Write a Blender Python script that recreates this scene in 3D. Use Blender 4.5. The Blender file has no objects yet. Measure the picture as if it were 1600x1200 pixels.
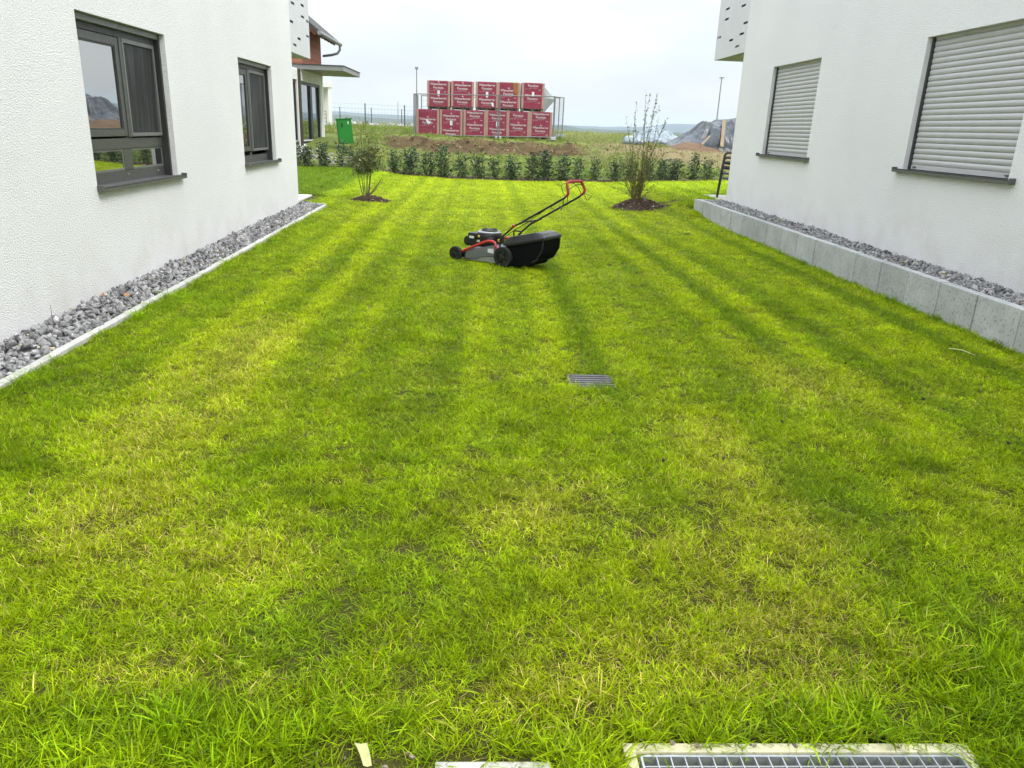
import bpy, bmesh, math, random
import numpy as np
from mathutils import Vector, Matrix

random.seed(11)
rng = np.random.default_rng(11)
S = bpy.context.scene
COL = S.collection
R_ = math.radians

# ------------------------------------------------------------------ camera
def unit(v):
    v = np.array(v, float)
    return v / np.linalg.norm(v)

EYE = 1.65
F_PX = 1185.0
_y = unit((-48.0, -403.0, F_PX))
_d = np.array((-140.0, 3500.0, F_PX))
_d = unit(_d - _y * np.dot(_d, _y))
_z = -_d
_x = np.cross(_y, _z)
if _x[0] < 0:
    _x = -_x
CAMR = np.array([_x, _y, _z])
cd = bpy.data.cameras.new('camera')
cam = bpy.data.objects.new('camera', cd)
COL.objects.link(cam)
cd.sensor_width = 36.0
cd.lens = F_PX / 1600.0 * 36.0
cd.clip_start = 0.05
cd.clip_end = 9000
m = Matrix.Identity(4)
for i in range(3):
    m[i][0] = CAMR[i][0]
    m[i][1] = -CAMR[i][1]
    m[i][2] = -CAMR[i][2]
m[2][3] = EYE
cam.matrix_world = m
S.camera = cam

# ------------------------------------------------------------------ world, sun, exposure
SUN_EL, SUN_AZ = R_(52), R_(118)          # azimuth clockwise from +Y
W = bpy.data.worlds.new('World')
S.world = W
W.use_nodes = True
nt = W.node_tree
nt.nodes.clear()
def wn(t, **k):
    n = nt.nodes.new(t)
    for a, b in k.items():
        setattr(n, a, b)
    return n
wo = wn('ShaderNodeOutputWorld')
bg = wn('ShaderNodeBackground')
bg.inputs[1].default_value = 0.1
sky = wn('ShaderNodeTexSky', sky_type='NISHITA', sun_disc=False, sun_elevation=SUN_EL, sun_rotation=SUN_AZ)
tc = wn('ShaderNodeTexCoord')
sep = wn('ShaderNodeSeparateXYZ')
nt.links.new(tc.outputs['Generated'], sep.inputs[0])
def wmath(op, a, b=None, clamp=False):
    n = wn('ShaderNodeMath', operation=op, use_clamp=clamp)
    for i, v in enumerate((a, b)):
        if v is None:
            continue
        if isinstance(v, (int, float)):
            n.inputs[i].default_value = v
        else:
            nt.links.new(v, n.inputs[i])
    return n.outputs[0]
up = wmath('MAXIMUM', sep.outputs[2], 0.0)
den = wmath('ADD', up, 0.22)
cmb = wn('ShaderNodeCombineXYZ')
nt.links.new(wmath('DIVIDE', sep.outputs[0], den), cmb.inputs[0])
nt.links.new(wmath('DIVIDE', sep.outputs[1], den), cmb.inputs[1])
noi = wn('ShaderNodeTexNoise')
noi.inputs['Scale'].default_value = 0.9
noi.inputs['Detail'].default_value = 5
noi.inputs['Roughness'].default_value = 0.45
nt.links.new(cmb.outputs[0], noi.inputs['Vector'])
ramp = wn('ShaderNodeValToRGB')
ramp.color_ramp.elements[0].position = 0.36
ramp.color_ramp.elements[0].color = (6.9, 7.75, 8.8, 1)
ramp.color_ramp.elements[1].position = 0.62
ramp.color_ramp.elements[1].color = (9.5, 9.65, 9.7, 1)
nt.links.new(noi.outputs[0], ramp.inputs[0])
# warm, pale band low over the horizon
hor = wn('ShaderNodeMixRGB', blend_type='MIX')
hor.inputs[2].default_value = (9.3, 9.1, 8.6, 1)
hf = wmath('MULTIPLY', wmath('SUBTRACT', 1.0, wmath('MULTIPLY', up, 9.0), clamp=True), 0.75)
nt.links.new(hf, hor.inputs[0])
nt.links.new(ramp.outputs[0], hor.inputs[1])
# overcast sky, raised overhead well above the horizon to light lawn and walls
overhead_gain = wmath('ADD', wmath('MULTIPLY', up, 2.0), 0.60)
cl = wn('ShaderNodeVectorMath', operation='SCALE')
nt.links.new(hor.outputs[0], cl.inputs[0])
nt.links.new(overhead_gain, cl.inputs['Scale'])
mixs = wn('ShaderNodeMixRGB', blend_type='MIX')
mixs.inputs[0].default_value = 0.92
nt.links.new(sky.outputs[0], mixs.inputs[1])
nt.links.new(cl.outputs[0], mixs.inputs[2])
nt.links.new(mixs.outputs[0], bg.inputs[0])
nt.links.new(bg.outputs[0], wo.inputs[0])

sl = bpy.data.lights.new('sun', 'SUN')
sl.energy = 1.5
sl.angle = R_(22)
sl.color = (1.0, 0.96, 0.90)
so = bpy.data.objects.new('sun', sl)
COL.objects.link(so)
_sd = Vector((math.sin(SUN_AZ) * math.cos(SUN_EL), math.cos(SUN_AZ) * math.cos(SUN_EL), math.sin(SUN_EL)))
so.rotation_euler = _sd.to_track_quat('Z', 'Y').to_euler()
so.location = (20, -10, 30)

S.view_settings.view_transform = 'Standard'
S.view_settings.look = 'None'
S.view_settings.exposure = 0.6
S.view_settings.gamma = 1.0
S.view_settings.use_curve_mapping = False
S.render.engine = 'CYCLES'
S.cycles.use_denoising = True
S.cycles.denoiser = 'OPENIMAGEDENOISE'
S.cycles.denoising_input_passes = 'RGB_ALBEDO_NORMAL'
S.cycles.denoising_prefilter = 'ACCURATE'
S.cycles.max_bounces = 8
S.cycles.transparent_max_bounces = 8
S.cycles.volume_bounces = 1

# ------------------------------------------------------------------ materials
class NT:
    def __init__(s, name):
        s.m = bpy.data.materials.new(name)
        s.m.use_nodes = True
        s.t = s.m.node_tree
        s.b = s.t.nodes['Principled BSDF']
        s.o = s.t.nodes['Material Output']
    def n(s, t, **k):
        x = s.t.nodes.new(t)
        for a, b in k.items():
            setattr(x, a, b)
        return x
    def l(s, a, b):
        s.t.links.new(a, b)
    def noise(s, scale, detail=5, rough=0.55, vec=None):
        x = s.n('ShaderNodeTexNoise')
        x.inputs['Scale'].default_value = scale
        x.inputs['Detail'].default_value = detail
        x.inputs['Roughness'].default_value = rough
        if vec is None:
            vec = s.coord()
        s.l(vec, x.inputs['Vector'])
        return x.outputs[0]
    def coord(s):
        if not hasattr(s, '_tc'):
            s._tc = s.n('ShaderNodeTexCoord')
        return s._tc.outputs['Object']
    def mix(s, f, a, b, bt='MIX'):
        x = s.n('ShaderNodeMixRGB', blend_type=bt)
        for i, v in enumerate((f, a, b)):
            if isinstance(v, (int, float)):
                x.inputs[i].default_value = v
            elif isinstance(v, tuple):
                x.inputs[i].default_value = (*v, 1) if len(v) == 3 else v
            else:
                s.l(v, x.inputs[i])
        return x.outputs[0]
    def mth(s, op, a, b=0.0, clamp=False):
        x = s.n('ShaderNodeMath', operation=op, use_clamp=clamp)
        for i, v in enumerate((a, b)):
            if isinstance(v, (int, float)):
                x.inputs[i].default_value = v
            else:
                s.l(v, x.inputs[i])
        return x.outputs[0]
    def rng(s, v, a, b, c=0.0, d=1.0):
        x = s.n('ShaderNodeMapRange')
        s.l(v, x.inputs[0])
        for i, q in enumerate((a, b, c, d)):
            x.inputs[i + 1].default_value = q
        return x.outputs[0]
    def bump(s, h, strength, dist):
        x = s.n('ShaderNodeBump')
        x.inputs['Strength'].default_value = strength
        x.inputs['Distance'].default_value = dist
        s.l(h, x.inputs['Height'])
        s.l(x.outputs[0], s.b.inputs['Normal'])

def mat(name, col, rough=0.6, metal=0.0, spec=0.5, col2=None, vs=6.0, bump=0.0, bs=60.0, bd=0.003, rand=0.0, coat=0.0, ior=None):
    k = NT(name)
    k.b.inputs['Roughness'].default_value = rough
    k.b.inputs['Metallic'].default_value = metal
    k.b.inputs['Specular IOR Level'].default_value = spec
    if coat:
        k.b.inputs['Coat Weight'].default_value = coat
        k.b.inputs['Coat Roughness'].default_value = 0.08
    if ior:
        k.b.inputs['IOR'].default_value = ior
    c2 = col2 or tuple(c * 0.82 for c in col)
    f = k.rng(k.noise(vs, 7), 0.3, 0.7)
    c = k.mix(f, col, c2)
    if rand:
        oi = k.n('ShaderNodeObjectInfo')
        g = k.rng(oi.outputs['Random'], 0, 1, 1 - rand, 1 + rand)
        vm = k.n('ShaderNodeVectorMath', operation='SCALE')
        k.l(c, vm.inputs[0])
        k.l(g, vm.inputs['Scale'])
        c = vm.outputs[0]
    k.l(c, k.b.inputs['Base Color'])
    rr = k.rng(k.noise(vs * 3, 4), 0.3, 0.7, max(0.02, rough - 0.06), min(1, rough + 0.08))
    k.l(rr, k.b.inputs['Roughness'])
    if bump:
        k.bump(k.noise(bs, 4), bump, bd)
    return k.m

def m_plaster():
    k = NT('plaster')
    a = k.noise(80, 3, 0.6)
    v = k.n('ShaderNodeTexVoronoi', feature='F1')
    v.inputs['Scale'].default_value = 95
    k.l(k.coord(), v.inputs['Vector'])
    h = k.mth('ADD', k.rng(a, 0.35, 0.65), k.mth('MULTIPLY', v.outputs['Distance'], 0.9))
    big = k.rng(k.noise(0.55, 5), 0.35, 0.7)
    c = k.mix(big, (0.82, 0.81, 0.822), (0.765, 0.757, 0.77))
    c = k.mix(k.rng(a, 0.35, 0.62, 0.22, 0), c, (0.62, 0.63, 0.63))
    # faint splash dirt near the ground and a little streaking
    sx = k.n('ShaderNodeSeparateXYZ')
    k.l(k.coord(), sx.inputs[0])
    low = k.rng(sx.outputs[2], 0.75, 0.1, 0, 1)
    dirt = k.mth('MULTIPLY', low, k.rng(k.noise(3.0, 6), 0.42, 0.72, 0, 0.34), True)
    c = k.mix(dirt, c, (0.55, 0.52, 0.44))
    k.l(c, k.b.inputs['Base Color'])
    k.b.inputs['Roughness'].default_value = 0.9
    k.b.inputs['Specular IOR Level'].default_value = 0.2
    k.bump(h, 0.8, 0.0062)
    return k.m

def m_concrete(name, a, b, pit=0.5, warm=(0.4, 0.38, 0.32)):
    k = NT(name)
    n1 = k.rng(k.noise(4, 8, 0.65), 0.3, 0.7)
    c = k.mix(n1, a, b)
    v = k.n('ShaderNodeTexNoise')
    v.inputs['Scale'].default_value = 38
    v.inputs['Detail'].default_value = 3
    k.l(k.coord(), v.inputs['Vector'])
    pits = k.rng(v.outputs[0], 0.565, 0.65, 0, pit)
    c = k.mix(pits, c, tuple(x * 0.45 for x in a))
    c = k.mix(k.rng(k.noise(1.7, 5), 0.5, 0.75, 0, 0.35), c, warm)
    oi = k.n('ShaderNodeObjectInfo')
    g = k.rng(oi.outputs['Random'], 0, 1, 0.88, 1.1)
    vm = k.n('ShaderNodeVectorMath', operation='SCALE')
    k.l(c, vm.inputs[0])
    k.l(g, vm.inputs['Scale'])
    k.l(vm.outputs[0], k.b.inputs['Base Color'])
    k.b.inputs['Roughness'].default_value = 0.88
    k.bump(k.mth('SUBTRACT', k.noise(90, 4), k.mth('MULTIPLY', pits, 1.5)), 0.35, 0.003)
    return k.m

def m_attr(name, attr='tone', orand=0.0, rough=0.8, bump=0.3, bs=80, bd=0.002, spec=0.4, transl=0.0, noisev=0.25, ns=40):
    """colour stored on the mesh (each stone, chip or leaf has its own)"""
    k = NT(name)
    a = k.n('ShaderNodeAttribute', attribute_name=attr)
    f = k.rng(k.noise(ns, 4), 0.3, 0.7, 1 - noisev, 1 + noisev)
    vm = k.n('ShaderNodeVectorMath', operation='SCALE')
    k.l(a.outputs['Color'], vm.inputs[0])
    if orand:
        oi = k.n('ShaderNodeObjectInfo')
        f = k.mth('MULTIPLY', f, k.rng(oi.outputs['Random'], 0, 1, 1 - orand, 1 + orand * 1.4))
    k.l(f, vm.inputs['Scale'])
    k.l(vm.outputs[0], k.b.inputs['Base Color'])
    k.b.inputs['Roughness'].default_value = rough
    k.b.inputs['Specular IOR Level'].default_value = spec
    if bump:
        k.bump(k.noise(bs, 4), bump, bd)
    if transl:
        tr = k.n('ShaderNodeBsdfTranslucent')
        k.l(vm.outputs[0], tr.inputs[0])
        mx = k.n('ShaderNodeMixShader')
        mx.inputs[0].default_value = transl
        k.l(k.b.outputs[0], mx.inputs[1])
        k.l(tr.outputs[0], mx.inputs[2])
        k.l(mx.outputs[0], k.o.inputs[0])
    return k.m

def m_grass(name, green, yellow, straw, root):
    k = NT(name)
    it = k.n('ShaderNodeAttribute', attribute_name='tint', attribute_type='INSTANCER')
    sp = k.n('ShaderNodeSeparateXYZ')
    k.l(it.outputs['Vector'], sp.inputs[0])
    bl = k.n('ShaderNodeAttribute', attribute_name='blade')
    sb = k.n('ShaderNodeSeparateXYZ')
    k.l(bl.outputs['Vector'], sb.inputs[0])
    r1, t, r2 = sb.outputs
    f = k.mth('ADD', sp.outputs[0], k.mth('MULTIPLY', k.mth('SUBTRACT', r1, 0.5), 0.75), True)
    c = k.mix(f, green, yellow)
    isst = k.mth('LESS_THAN', r2, sp.outputs[2])
    c = k.mix(isst, c, straw)
    c = k.mix(k.rng(t, 0.0, 0.45, 0.75, 0), c, root)  # brownish blade bases, darkened to paint in the shaded gaps between blades
    vm = k.n('ShaderNodeVectorMath', operation='SCALE')
    k.l(c, vm.inputs[0])
    rb_ = k.mth('FRACT', k.mth('MULTIPLY', k.mth('ADD', r1, r2), 37.7))
    k.l(k.mth('MULTIPLY', sp.outputs[1], k.rng(rb_, 0, 1, 0.48, 1.58)), vm.inputs['Scale'])
    c = vm.outputs[0]
    k.l(c, k.b.inputs['Base Color'])
    k.b.inputs['Roughness'].default_value = 0.38
    k.b.inputs['Specular IOR Level'].default_value = 0.18
    tr = k.n('ShaderNodeBsdfTranslucent')
    k.l(c, tr.inputs[0])
    mx = k.n('ShaderNodeMixShader')
    mx.inputs[0].default_value = 0.42
    k.l(k.b.outputs[0], mx.inputs[1])
    k.l(tr.outputs[0], mx.inputs[2])
    k.l(mx.outputs[0], k.o.inputs[0])
    return k.m

M = {}
M['plaster'] = m_plaster()
M['frame'] = mat('window_grey', (0.055, 0.055, 0.051), 0.42, 0, 0.5, (0.066, 0.066, 0.061), 8, 0.05, 300)
M['frame_dark'] = mat('window_groove', (0.03, 0.03, 0.03), 0.5)
M['frame_light'] = mat('aluminium_bar', (0.17, 0.17, 0.163), 0.4, 0.2, 0.5, (0.14, 0.14, 0.134), 10)
M['rail_black'] = mat('guide_rail', (0.028, 0.028, 0.028), 0.5)
M['shutter'] = mat('shutter_slat', (0.435, 0.43, 0.435), 0.38, 0.0, 0.5, (0.39, 0.385, 0.39), 3, 0.04, 200, rand=0.03)
M['sill'] = mat('sill_grey', (0.095, 0.095, 0.09), 0.40, 0.0, 0.5, (0.075, 0.075, 0.07), 7, 0.05, 200)
M['screw'] = mat('bright_screw', (0.6, 0.6, 0.6), 0.3, 0.8)
M['balcony'] = mat('balcony_sheet', (0.56, 0.56, 0.575), 0.45, 0.0, 0.5, (0.51, 0.51, 0.525), 1.2)
M['soffit'] = mat('soffit', (0.42, 0.41, 0.34), 0.9, col2=(0.36, 0.36, 0.29), vs=2)
def m_screen():
    k = NT('fly_screen')
    mp = k.n('ShaderNodeMapping')
    mp.inputs['Scale'].default_value = (1, 9, 0.9)
    k.l(k.coord(), mp.inputs['Vector'])
    f = k.rng(k.noise(1.6, 3, .5, mp.outputs[0]), .45, .72)
    k.l(k.mix(f, (0.012, 0.0125, 0.013), (0.055, 0.057, 0.058)), k.b.inputs['Base Color'])
    k.b.inputs['Roughness'].default_value = .6
    k.b.inputs['Specular IOR Level'].default_value = .3
    return k.m
M['screen'] = m_screen()
M['interior'] = mat('dark_interior', (0.03, 0.03, 0.03), 0.9)
def m_glass():
    k = NT('window_glass')
    k.b.inputs['Base Color'].default_value = (0.012, 0.014, 0.014, 1)
    k.b.inputs['Roughness'].default_value = 0.015
    k.b.inputs['IOR'].default_value = 6.0
    k.b.inputs['Specular IOR Level'].default_value = 0.5
    k.bump(k.noise(1.3, 2), 0.02, 0.02)
    return k.m
M['glass'] = m_glass()
M['kerb'] = m_concrete('edging_concrete', (0.55, 0.54, 0.515), (0.46, 0.45, 0.425), 0.3)
M['block'] = m_concrete('block_concrete', (0.47, 0.48, 0.485), (0.33, 0.34, 0.345), 0.75, (0.42, 0.415, 0.39))
M['slab'] = m_concrete('slab_concrete', (0.66, 0.65, 0.60), (0.56, 0.55, 0.50), 0.2)
M['cream'] = m_concrete('cream_concrete', (0.66, 0.60, 0.36), (0.60, 0.57, 0.44), 0.35, (0.66, 0.55, 0.22))
M['pale_stone'] = m_concrete('pale_paver', (0.58, 0.56, 0.51), (0.48, 0.46, 0.42), 0.4)
M['stone'] = m_attr('gravel_stone', rough=0.85, bump=0.5, bs=120, bd=0.002, ns=60)
M['chip'] = m_attr('bark_chip', rough=0.85, bump=0.4, bs=200)
M['clod'] = m_attr('soil_clod', rough=0.95, bump=0.6, bs=60, bd=0.006)
M['leaf'] = m_attr('leaf', rough=0.45, bump=0, spec=0.4, transl=0.3, noisev=0.2, ns=25)
M['laurel'] = m_attr('laurel_leaf', orand=0.30, rough=0.28, bump=0, spec=0.5, transl=0.12, noisev=0.2, ns=25)
M['twig'] = mat('twig_bark', (0.15, 0.12, 0.06), 0.8, col2=(0.10, 0.085, 0.04), vs=30, bump=0.3, bs=150)
M['twig_green'] = mat('young_stem', (0.20, 0.165, 0.05), 0.7, col2=(0.12, 0.09, 0.03), vs=14)
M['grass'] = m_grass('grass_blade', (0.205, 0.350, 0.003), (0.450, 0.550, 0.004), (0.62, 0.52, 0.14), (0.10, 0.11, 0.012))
M['weed'] = m_grass('weed_blade', (0.13, 0.24, 0.02), (0.30, 0.35, 0.06), (0.42, 0.37, 0.18), (0.11, 0.12, 0.03))
M['galv'] = mat('galvanised_steel', (0.52, 0.54, 0.56), 0.42, 0.55, 0.5, (0.42, 0.44, 0.46), 25, 0.1, 200)
M['drain'] = mat('drain_metal', (0.17, 0.165, 0.175), 0.6, 0.2, 0.4, (0.10, 0.097, 0.10), 18)
M['black_hole'] = mat('shaft_dark', (0.02, 0.02, 0.02), 0.9)
M['shaft'] = mat('shaft_wall', (0.20, 0.21, 0.22), 0.85)

# ------------------------------------------------------------------ builders
ORG = {}
class MB:
    def __init__(s):
        s.v = []
        s.f = []
        s.attr = None
    def add(s, vs, fs):
        o = len(s.v)
        s.v += [tuple(map(float, p)) for p in vs]
        s.f += [tuple(i + o for i in f) for f in fs]
        return s
    def box(s, x0, x1, y0, y1, z0, z1):
        return s.add([(x0, y0, z0), (x1, y0, z0), (x1, y1, z0), (x0, y1, z0), (x0, y0, z1), (x1, y0, z1), (x1, y1, z1), (x0, y1, z1)],
                     [(0, 3, 2, 1), (4, 5, 6, 7), (0, 1, 5, 4), (1, 2, 6, 5), (2, 3, 7, 6), (3, 0, 4, 7)])
    def bar(s, p, q, w, h, up=(0, 0, 1)):
        """square-section bar from p to q"""
        p, q = Vector(p), Vector(q)
        d = (q - p).normalized()
        u = Vector(up)
        if abs(d.dot(u)) > 0.98:
            u = Vector((1, 0, 0))
        a = d.cross(u).normalized() * (w / 2)
        b = a.cross(d).normalized() * (h / 2)
        vs = []
        for c in (p, q):
            vs += [c - a - b, c + a - b, c + a + b, c - a + b]
        return s.add(vs, [(0, 1, 2, 3), (7, 6, 5, 4), (0, 4, 5, 1), (1, 5, 6, 2), (2, 6, 7, 3), (3, 7, 4, 0)])
    def tube(s, pts, r, n=8, caps=True):
        pts = [Vector(p) for p in pts]
        if isinstance(r, (int, float)):
            r = [r] * len(pts)
        o = len(s.v)
        prev = None
        for i, p in enumerate(pts):
            d = (pts[min(i + 1, len(pts) - 1)] - pts[max(i - 1, 0)])
            d = d.normalized() if d.length > 1e-9 else Vector((0, 0, 1))
            if prev is None:
                u = Vector((0, 0, 1)) if abs(d.z) < 0.9 else Vector((1, 0, 0))
                a = d.cross(u).normalized()
            else:
                a = (prev - d * prev.dot(d)).normalized()
            prev = a
            b = d.cross(a)
            for k in range(n):
                t = 2 * math.pi * k / n
                s.v.append(tuple(p + (a * math.cos(t) + b * math.sin(t)) * r[i]))
        for i in range(len(pts) - 1):
            for k in range(n):
                k2 = (k + 1) % n
                s.f.append((o + i * n + k, o + i * n + k2, o + (i + 1) * n + k2, o + (i + 1) * n + k))
        if caps:
            s.f.append(tuple(o + k for k in range(n))[::-1])
            s.f.append(tuple(o + (len(pts) - 1) * n + k for k in range(n)))
        return s
    def prism(s, poly, y0, y1):
        """polygon in (x, z) extruded along y"""
        n = len(poly)
        vs = [(x, y0, z) for x, z in poly] + [(x, y1, z) for x, z in poly]
        fs = [tuple(range(n)), tuple(range(2 * n - 1, n - 1, -1))]
        fs += [(i, i + n, (i + 1) % n + n, (i + 1) % n) for i in range(n)]
        return s.add(vs, fs)
    def lathe(s, prof, n, c, axis='z'):
        o = len(s.v)
        for r, h in prof:
            for k in range(n):
                t = 2 * math.pi * k / n
                a, b = r * math.cos(t), r * math.sin(t)
                p = (a, b, h) if axis == 'z' else (a, h, b)
                s.v.append((c[0] + p[0], c[1] + p[1], c[2] + p[2]))
        for i in range(len(prof) - 1):
            for k in range(n):
                k2 = (k + 1) % n
                s.f.append((o + i * n + k, o + i * n + k2, o + (i + 1) * n + k2, o + (i + 1) * n + k))
        s.f.append(tuple(o + k for k in range(n))[::-1])
        s.f.append(tuple(o + (len(prof) - 1) * n + k for k in range(n)))
        return s
    def mesh(s, name, material, bevel=0.0, smooth=False, seg=2, org=None):
        me = bpy.data.meshes.new(name)
        v = s.v
        if org is not None:
            v = [(a - org[0], b - org[1], c - org[2]) for a, b, c in v]
        me.from_pydata(v, [], s.f)
        bm = bmesh.new()
        bm.from_mesh(me)
        bmesh.ops.recalc_face_normals(bm, faces=bm.faces)
        if bevel:
            es = [e for e in bm.edges if len(e.link_faces) == 2 and e.calc_face_angle(0) > 0.5]
            bmesh.ops.bevel(bm, geom=es, offset=bevel, segments=seg, profile=0.6, affect='EDGES', clamp_overlap=True)
        bm.to_mesh(me)
        bm.free()
        if smooth:
            me.polygons.foreach_set('use_smooth', [True] * len(me.polygons))
            try:
                me.set_sharp_from_angle(angle=R_(40))
            except Exception:
                pass
        if material is not None:
            me.materials.append(material)
        return me

def link(name, me, parent=None):
    o = bpy.data.objects.new(name, me)
    COL.objects.link(o)
    if parent is not None:
        o.parent = parent
        ORG[o.name] = ORG.get(parent.name, (0, 0, 0))
    else:
        ORG[o.name] = (0, 0, 0)
    return o

def part(name, mb, material, parent=None, bevel=0.0, smooth=False, world=False, seg=2):
    org = ORG.get(parent.name) if (world and parent is not None) else None
    return link(name, mb.mesh(name, material, bevel, smooth, seg, org), parent)

def tag(o, label=None, cat=None, group=None, kind=None):
    if label: o['label'] = label
    if cat: o['category'] = cat
    if group: o['group'] = group
    if kind: o['kind'] = kind
    return o

def thing(name, label, cat, loc=(0, 0, 0), rz=0.0, group=None):
    o = bpy.data.objects.new(name, None)
    o.empty_display_size = 0.2
    COL.objects.link(o)
    o.location = loc
    o.rotation_euler = (0, 0, rz)
    ORG[o.name] = tuple(loc)
    return tag(o, label, cat, group)

KIDS = {}
def copy_tree(o, parent=None):
    c = o.copy()
    COL.objects.link(c)
    c.parent = parent
    ORG[c.name] = ORG.get(o.name, (0, 0, 0))
    for ch in [x for x in bpy.data.objects if x.parent == o and x is not c]:
        copy_tree(ch, c)
    return c

# smooth value noise on numpy arrays
_tab = np.random.default_rng(5).random((256, 256))
def vnoise(x, y, oct=4, gain=0.5):
    x = np.asarray(x, float)
    y = np.asarray(y, float)
    tot = np.zeros(np.broadcast(x, y).shape)
    amp, nrm = 1.0, 0.0
    for o in range(oct):
        xi, yi = np.floor(x).astype(int), np.floor(y).astype(int)
        fx, fy = x - xi, y - yi
        fx = fx * fx * (3 - 2 * fx)
        fy = fy * fy * (3 - 2 * fy)
        a = _tab[xi & 255, yi & 255]
        b = _tab[(xi + 1) & 255, yi & 255]
        c = _tab[xi & 255, (yi + 1) & 255]
        d = _tab[(xi + 1) & 255, (yi + 1) & 255]
        tot += amp * ((a * (1 - fx) + b * fx) * (1 - fy) + (c * (1 - fx) + d * fx) * fy)
        nrm += amp
        amp *= gain
        x, y = x * 2.03 + 17.3, y * 2.03 + 9.1
    return tot / nrm

def sstep(a, b, x):
    t = np.clip((np.asarray(x, float) - a) / (b - a), 0, 1)
    return t * t * (3 - 2 * t)

# ------------------------------------------------------------------ terrain functions
HX = [-40, -8, -6.0, -5.0, -4.2, -3.2, -2.3, -1.0, 0, 2.1, 3.2, 4.4, 5.6, 7.0, 8.5, 12, 40]
HY = [27.6, 27.6, 27.6, 28.0, 27.7, 26.5, 25.5, 25.3, 25.4, 25.7, 26.2, 26.5, 27.1, 28.1, 29.2, 31, 34]
def hedge_y(x):
    return np.interp(x, HX, HY)

def ground_z(x, y):
    x = np.asarray(x, float)
    y = np.asarray(y, float)
    wl = np.clip((-x - 1.0) / 2.0, 0, 1)
    z = wl * np.clip(-0.045 + 0.0085 * (y - 4.5), -0.05, 0.06)
    z = z + 0.30 * sstep(3.5, 5.2, x) * sstep(14.2, 17.5, y) * (1 - sstep(20, 26, y))
    dy = y - hedge_y(x)
    # centre profile, measured from the hedge row (about y = 25.4)
    zc = np.interp(dy, [0, 0.5, 2.6, 5.6, 6.4, 7.8, 8.4, 11, 20, 34, 60, 90, 180, 400, 9000],
                   [0, 0.03, 0.26, 0.60, 0.68, 1.06, 1.12, 1.15, 1.30, 1.36, 1.35, 1.35, 0.6, -7, -8])
    zs = np.interp(dy, [0, 0.5, 2.2, 4, 8, 12, 18, 30, 60, 90, 180, 400, 9000],
                   [0, 0.05, 0.62, 0.82, 1.0, 1.16, 1.28, 1.30, 1.28, 1.3, 0.6, -7, -8])
    w = sstep(-4.6, -3.2, x) * (1 - sstep(4.0, 6.0, x))
    return z + zc * w + zs * (1 - w)

def bank_mask(x, y, part_=None):
    """bare earth: the dug bank under the pallets and the bare ground by the heap"""
    n = vnoise(np.asarray(x) * 1.1, np.asarray(y) * 1.1, 4)
    dy = np.asarray(y) - hedge_y(x)
    a = sstep(-4.3, -3.6, x + (n - .5)) * (1 - sstep(3.9, 4.9, x + (n - .5))) * sstep(5.2, 6.0, dy + (n - .5) * 1.2) * (1 - sstep(7.7, 8.3, dy + (n - .5) * 0.5))
    y = np.asarray(y)
    if part_ == 'a':
        return np.clip(a, 0, 1)
    b = sstep(4.0, 6.2, x + (n - .5) * 3) * sstep(30.3, 31.6, y + (n - .5) * 2) * (1 - sstep(36.5, 40, y + (n - .5) * 4)) * 0.9
    if part_ == 'b':
        return np.clip(b, 0, 1)
    return np.clip(a + b, 0, 1)

def grid_mesh(name, xs, ys, zf, material, attrs=None):
    X, Y = np.meshgrid(xs, ys)
    Z = zf(X, Y)
    nx, ny = len(xs), len(ys)
    v = np.stack([X, Y, Z], -1).reshape(-1, 3)
    i = np.arange(nx * ny).reshape(ny, nx)
    f = np.stack([i[:-1, :-1], i[:-1, 1:], i[1:, 1:], i[1:, :-1]], -1).reshape(-1, 4)
    me = bpy.data.meshes.new(name)
    me.from_pydata(v.tolist(), [], f.tolist())
    me.polygons.foreach_set('use_smooth', [True] * len(me.polygons))
    me.materials.append(material)
    for an, fn in (attrs or {}).items():
        a = me.attributes.new(an, 'FLOAT', 'POINT')
        a.data.foreach_set('value', np.asarray(fn(X, Y), float).reshape(-1))
    return me

# ---- field (one sheet to the horizon)
def m_field():
    k = NT('field_ground')
    so_ = k.n('ShaderNodeAttribute', attribute_name='soil')
    n1 = k.rng(k.noise(0.35, 8, 0.6), 0.3, 0.7)
    n2 = k.rng(k.noise(3.0, 8, 0.65), 0.3, 0.7)
    g = k.mix(n1, (0.10, 0.17, 0.022), (0.19, 0.22, 0.05))
    g = k.mix(k.mth('MULTIPLY', n2, 0.5), g, (0.17, 0.15, 0.06))
    n3 = k.rng(k.noise(1.4, 8, 0.7), 0.35, 0.65)
    e = k.mix(n2, (0.085, 0.056, 0.027), (0.032, 0.021, 0.011))
    e = k.mix(k.mth('MULTIPLY', n3, 0.40), e, (0.22, 0.16, 0.075))
    ta = k.n('ShaderNodeAttribute', attribute_name='tan')
    e2 = k.mix(n2, (0.25, 0.18, 0.105), (0.15, 0.11, 0.06))
    e2 = k.mix(k.mth('MULTIPLY', n3, 0.5), e2, (0.24, 0.22, 0.09))
    e = k.mix(ta.outputs['Fac'], e, e2)
    c = k.mix(so_.outputs['Fac'], g, e)
    k.l(c, k.b.inputs['Base Color'])
    k.b.inputs['Roughness'].default_value = 0.95
    k.b.inputs['Specular IOR Level'].default_value = 0.15
    k.bump(k.noise(9, 8, 0.7), 0.6, 0.06)
    return k.m
M['field'] = m_field()
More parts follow.
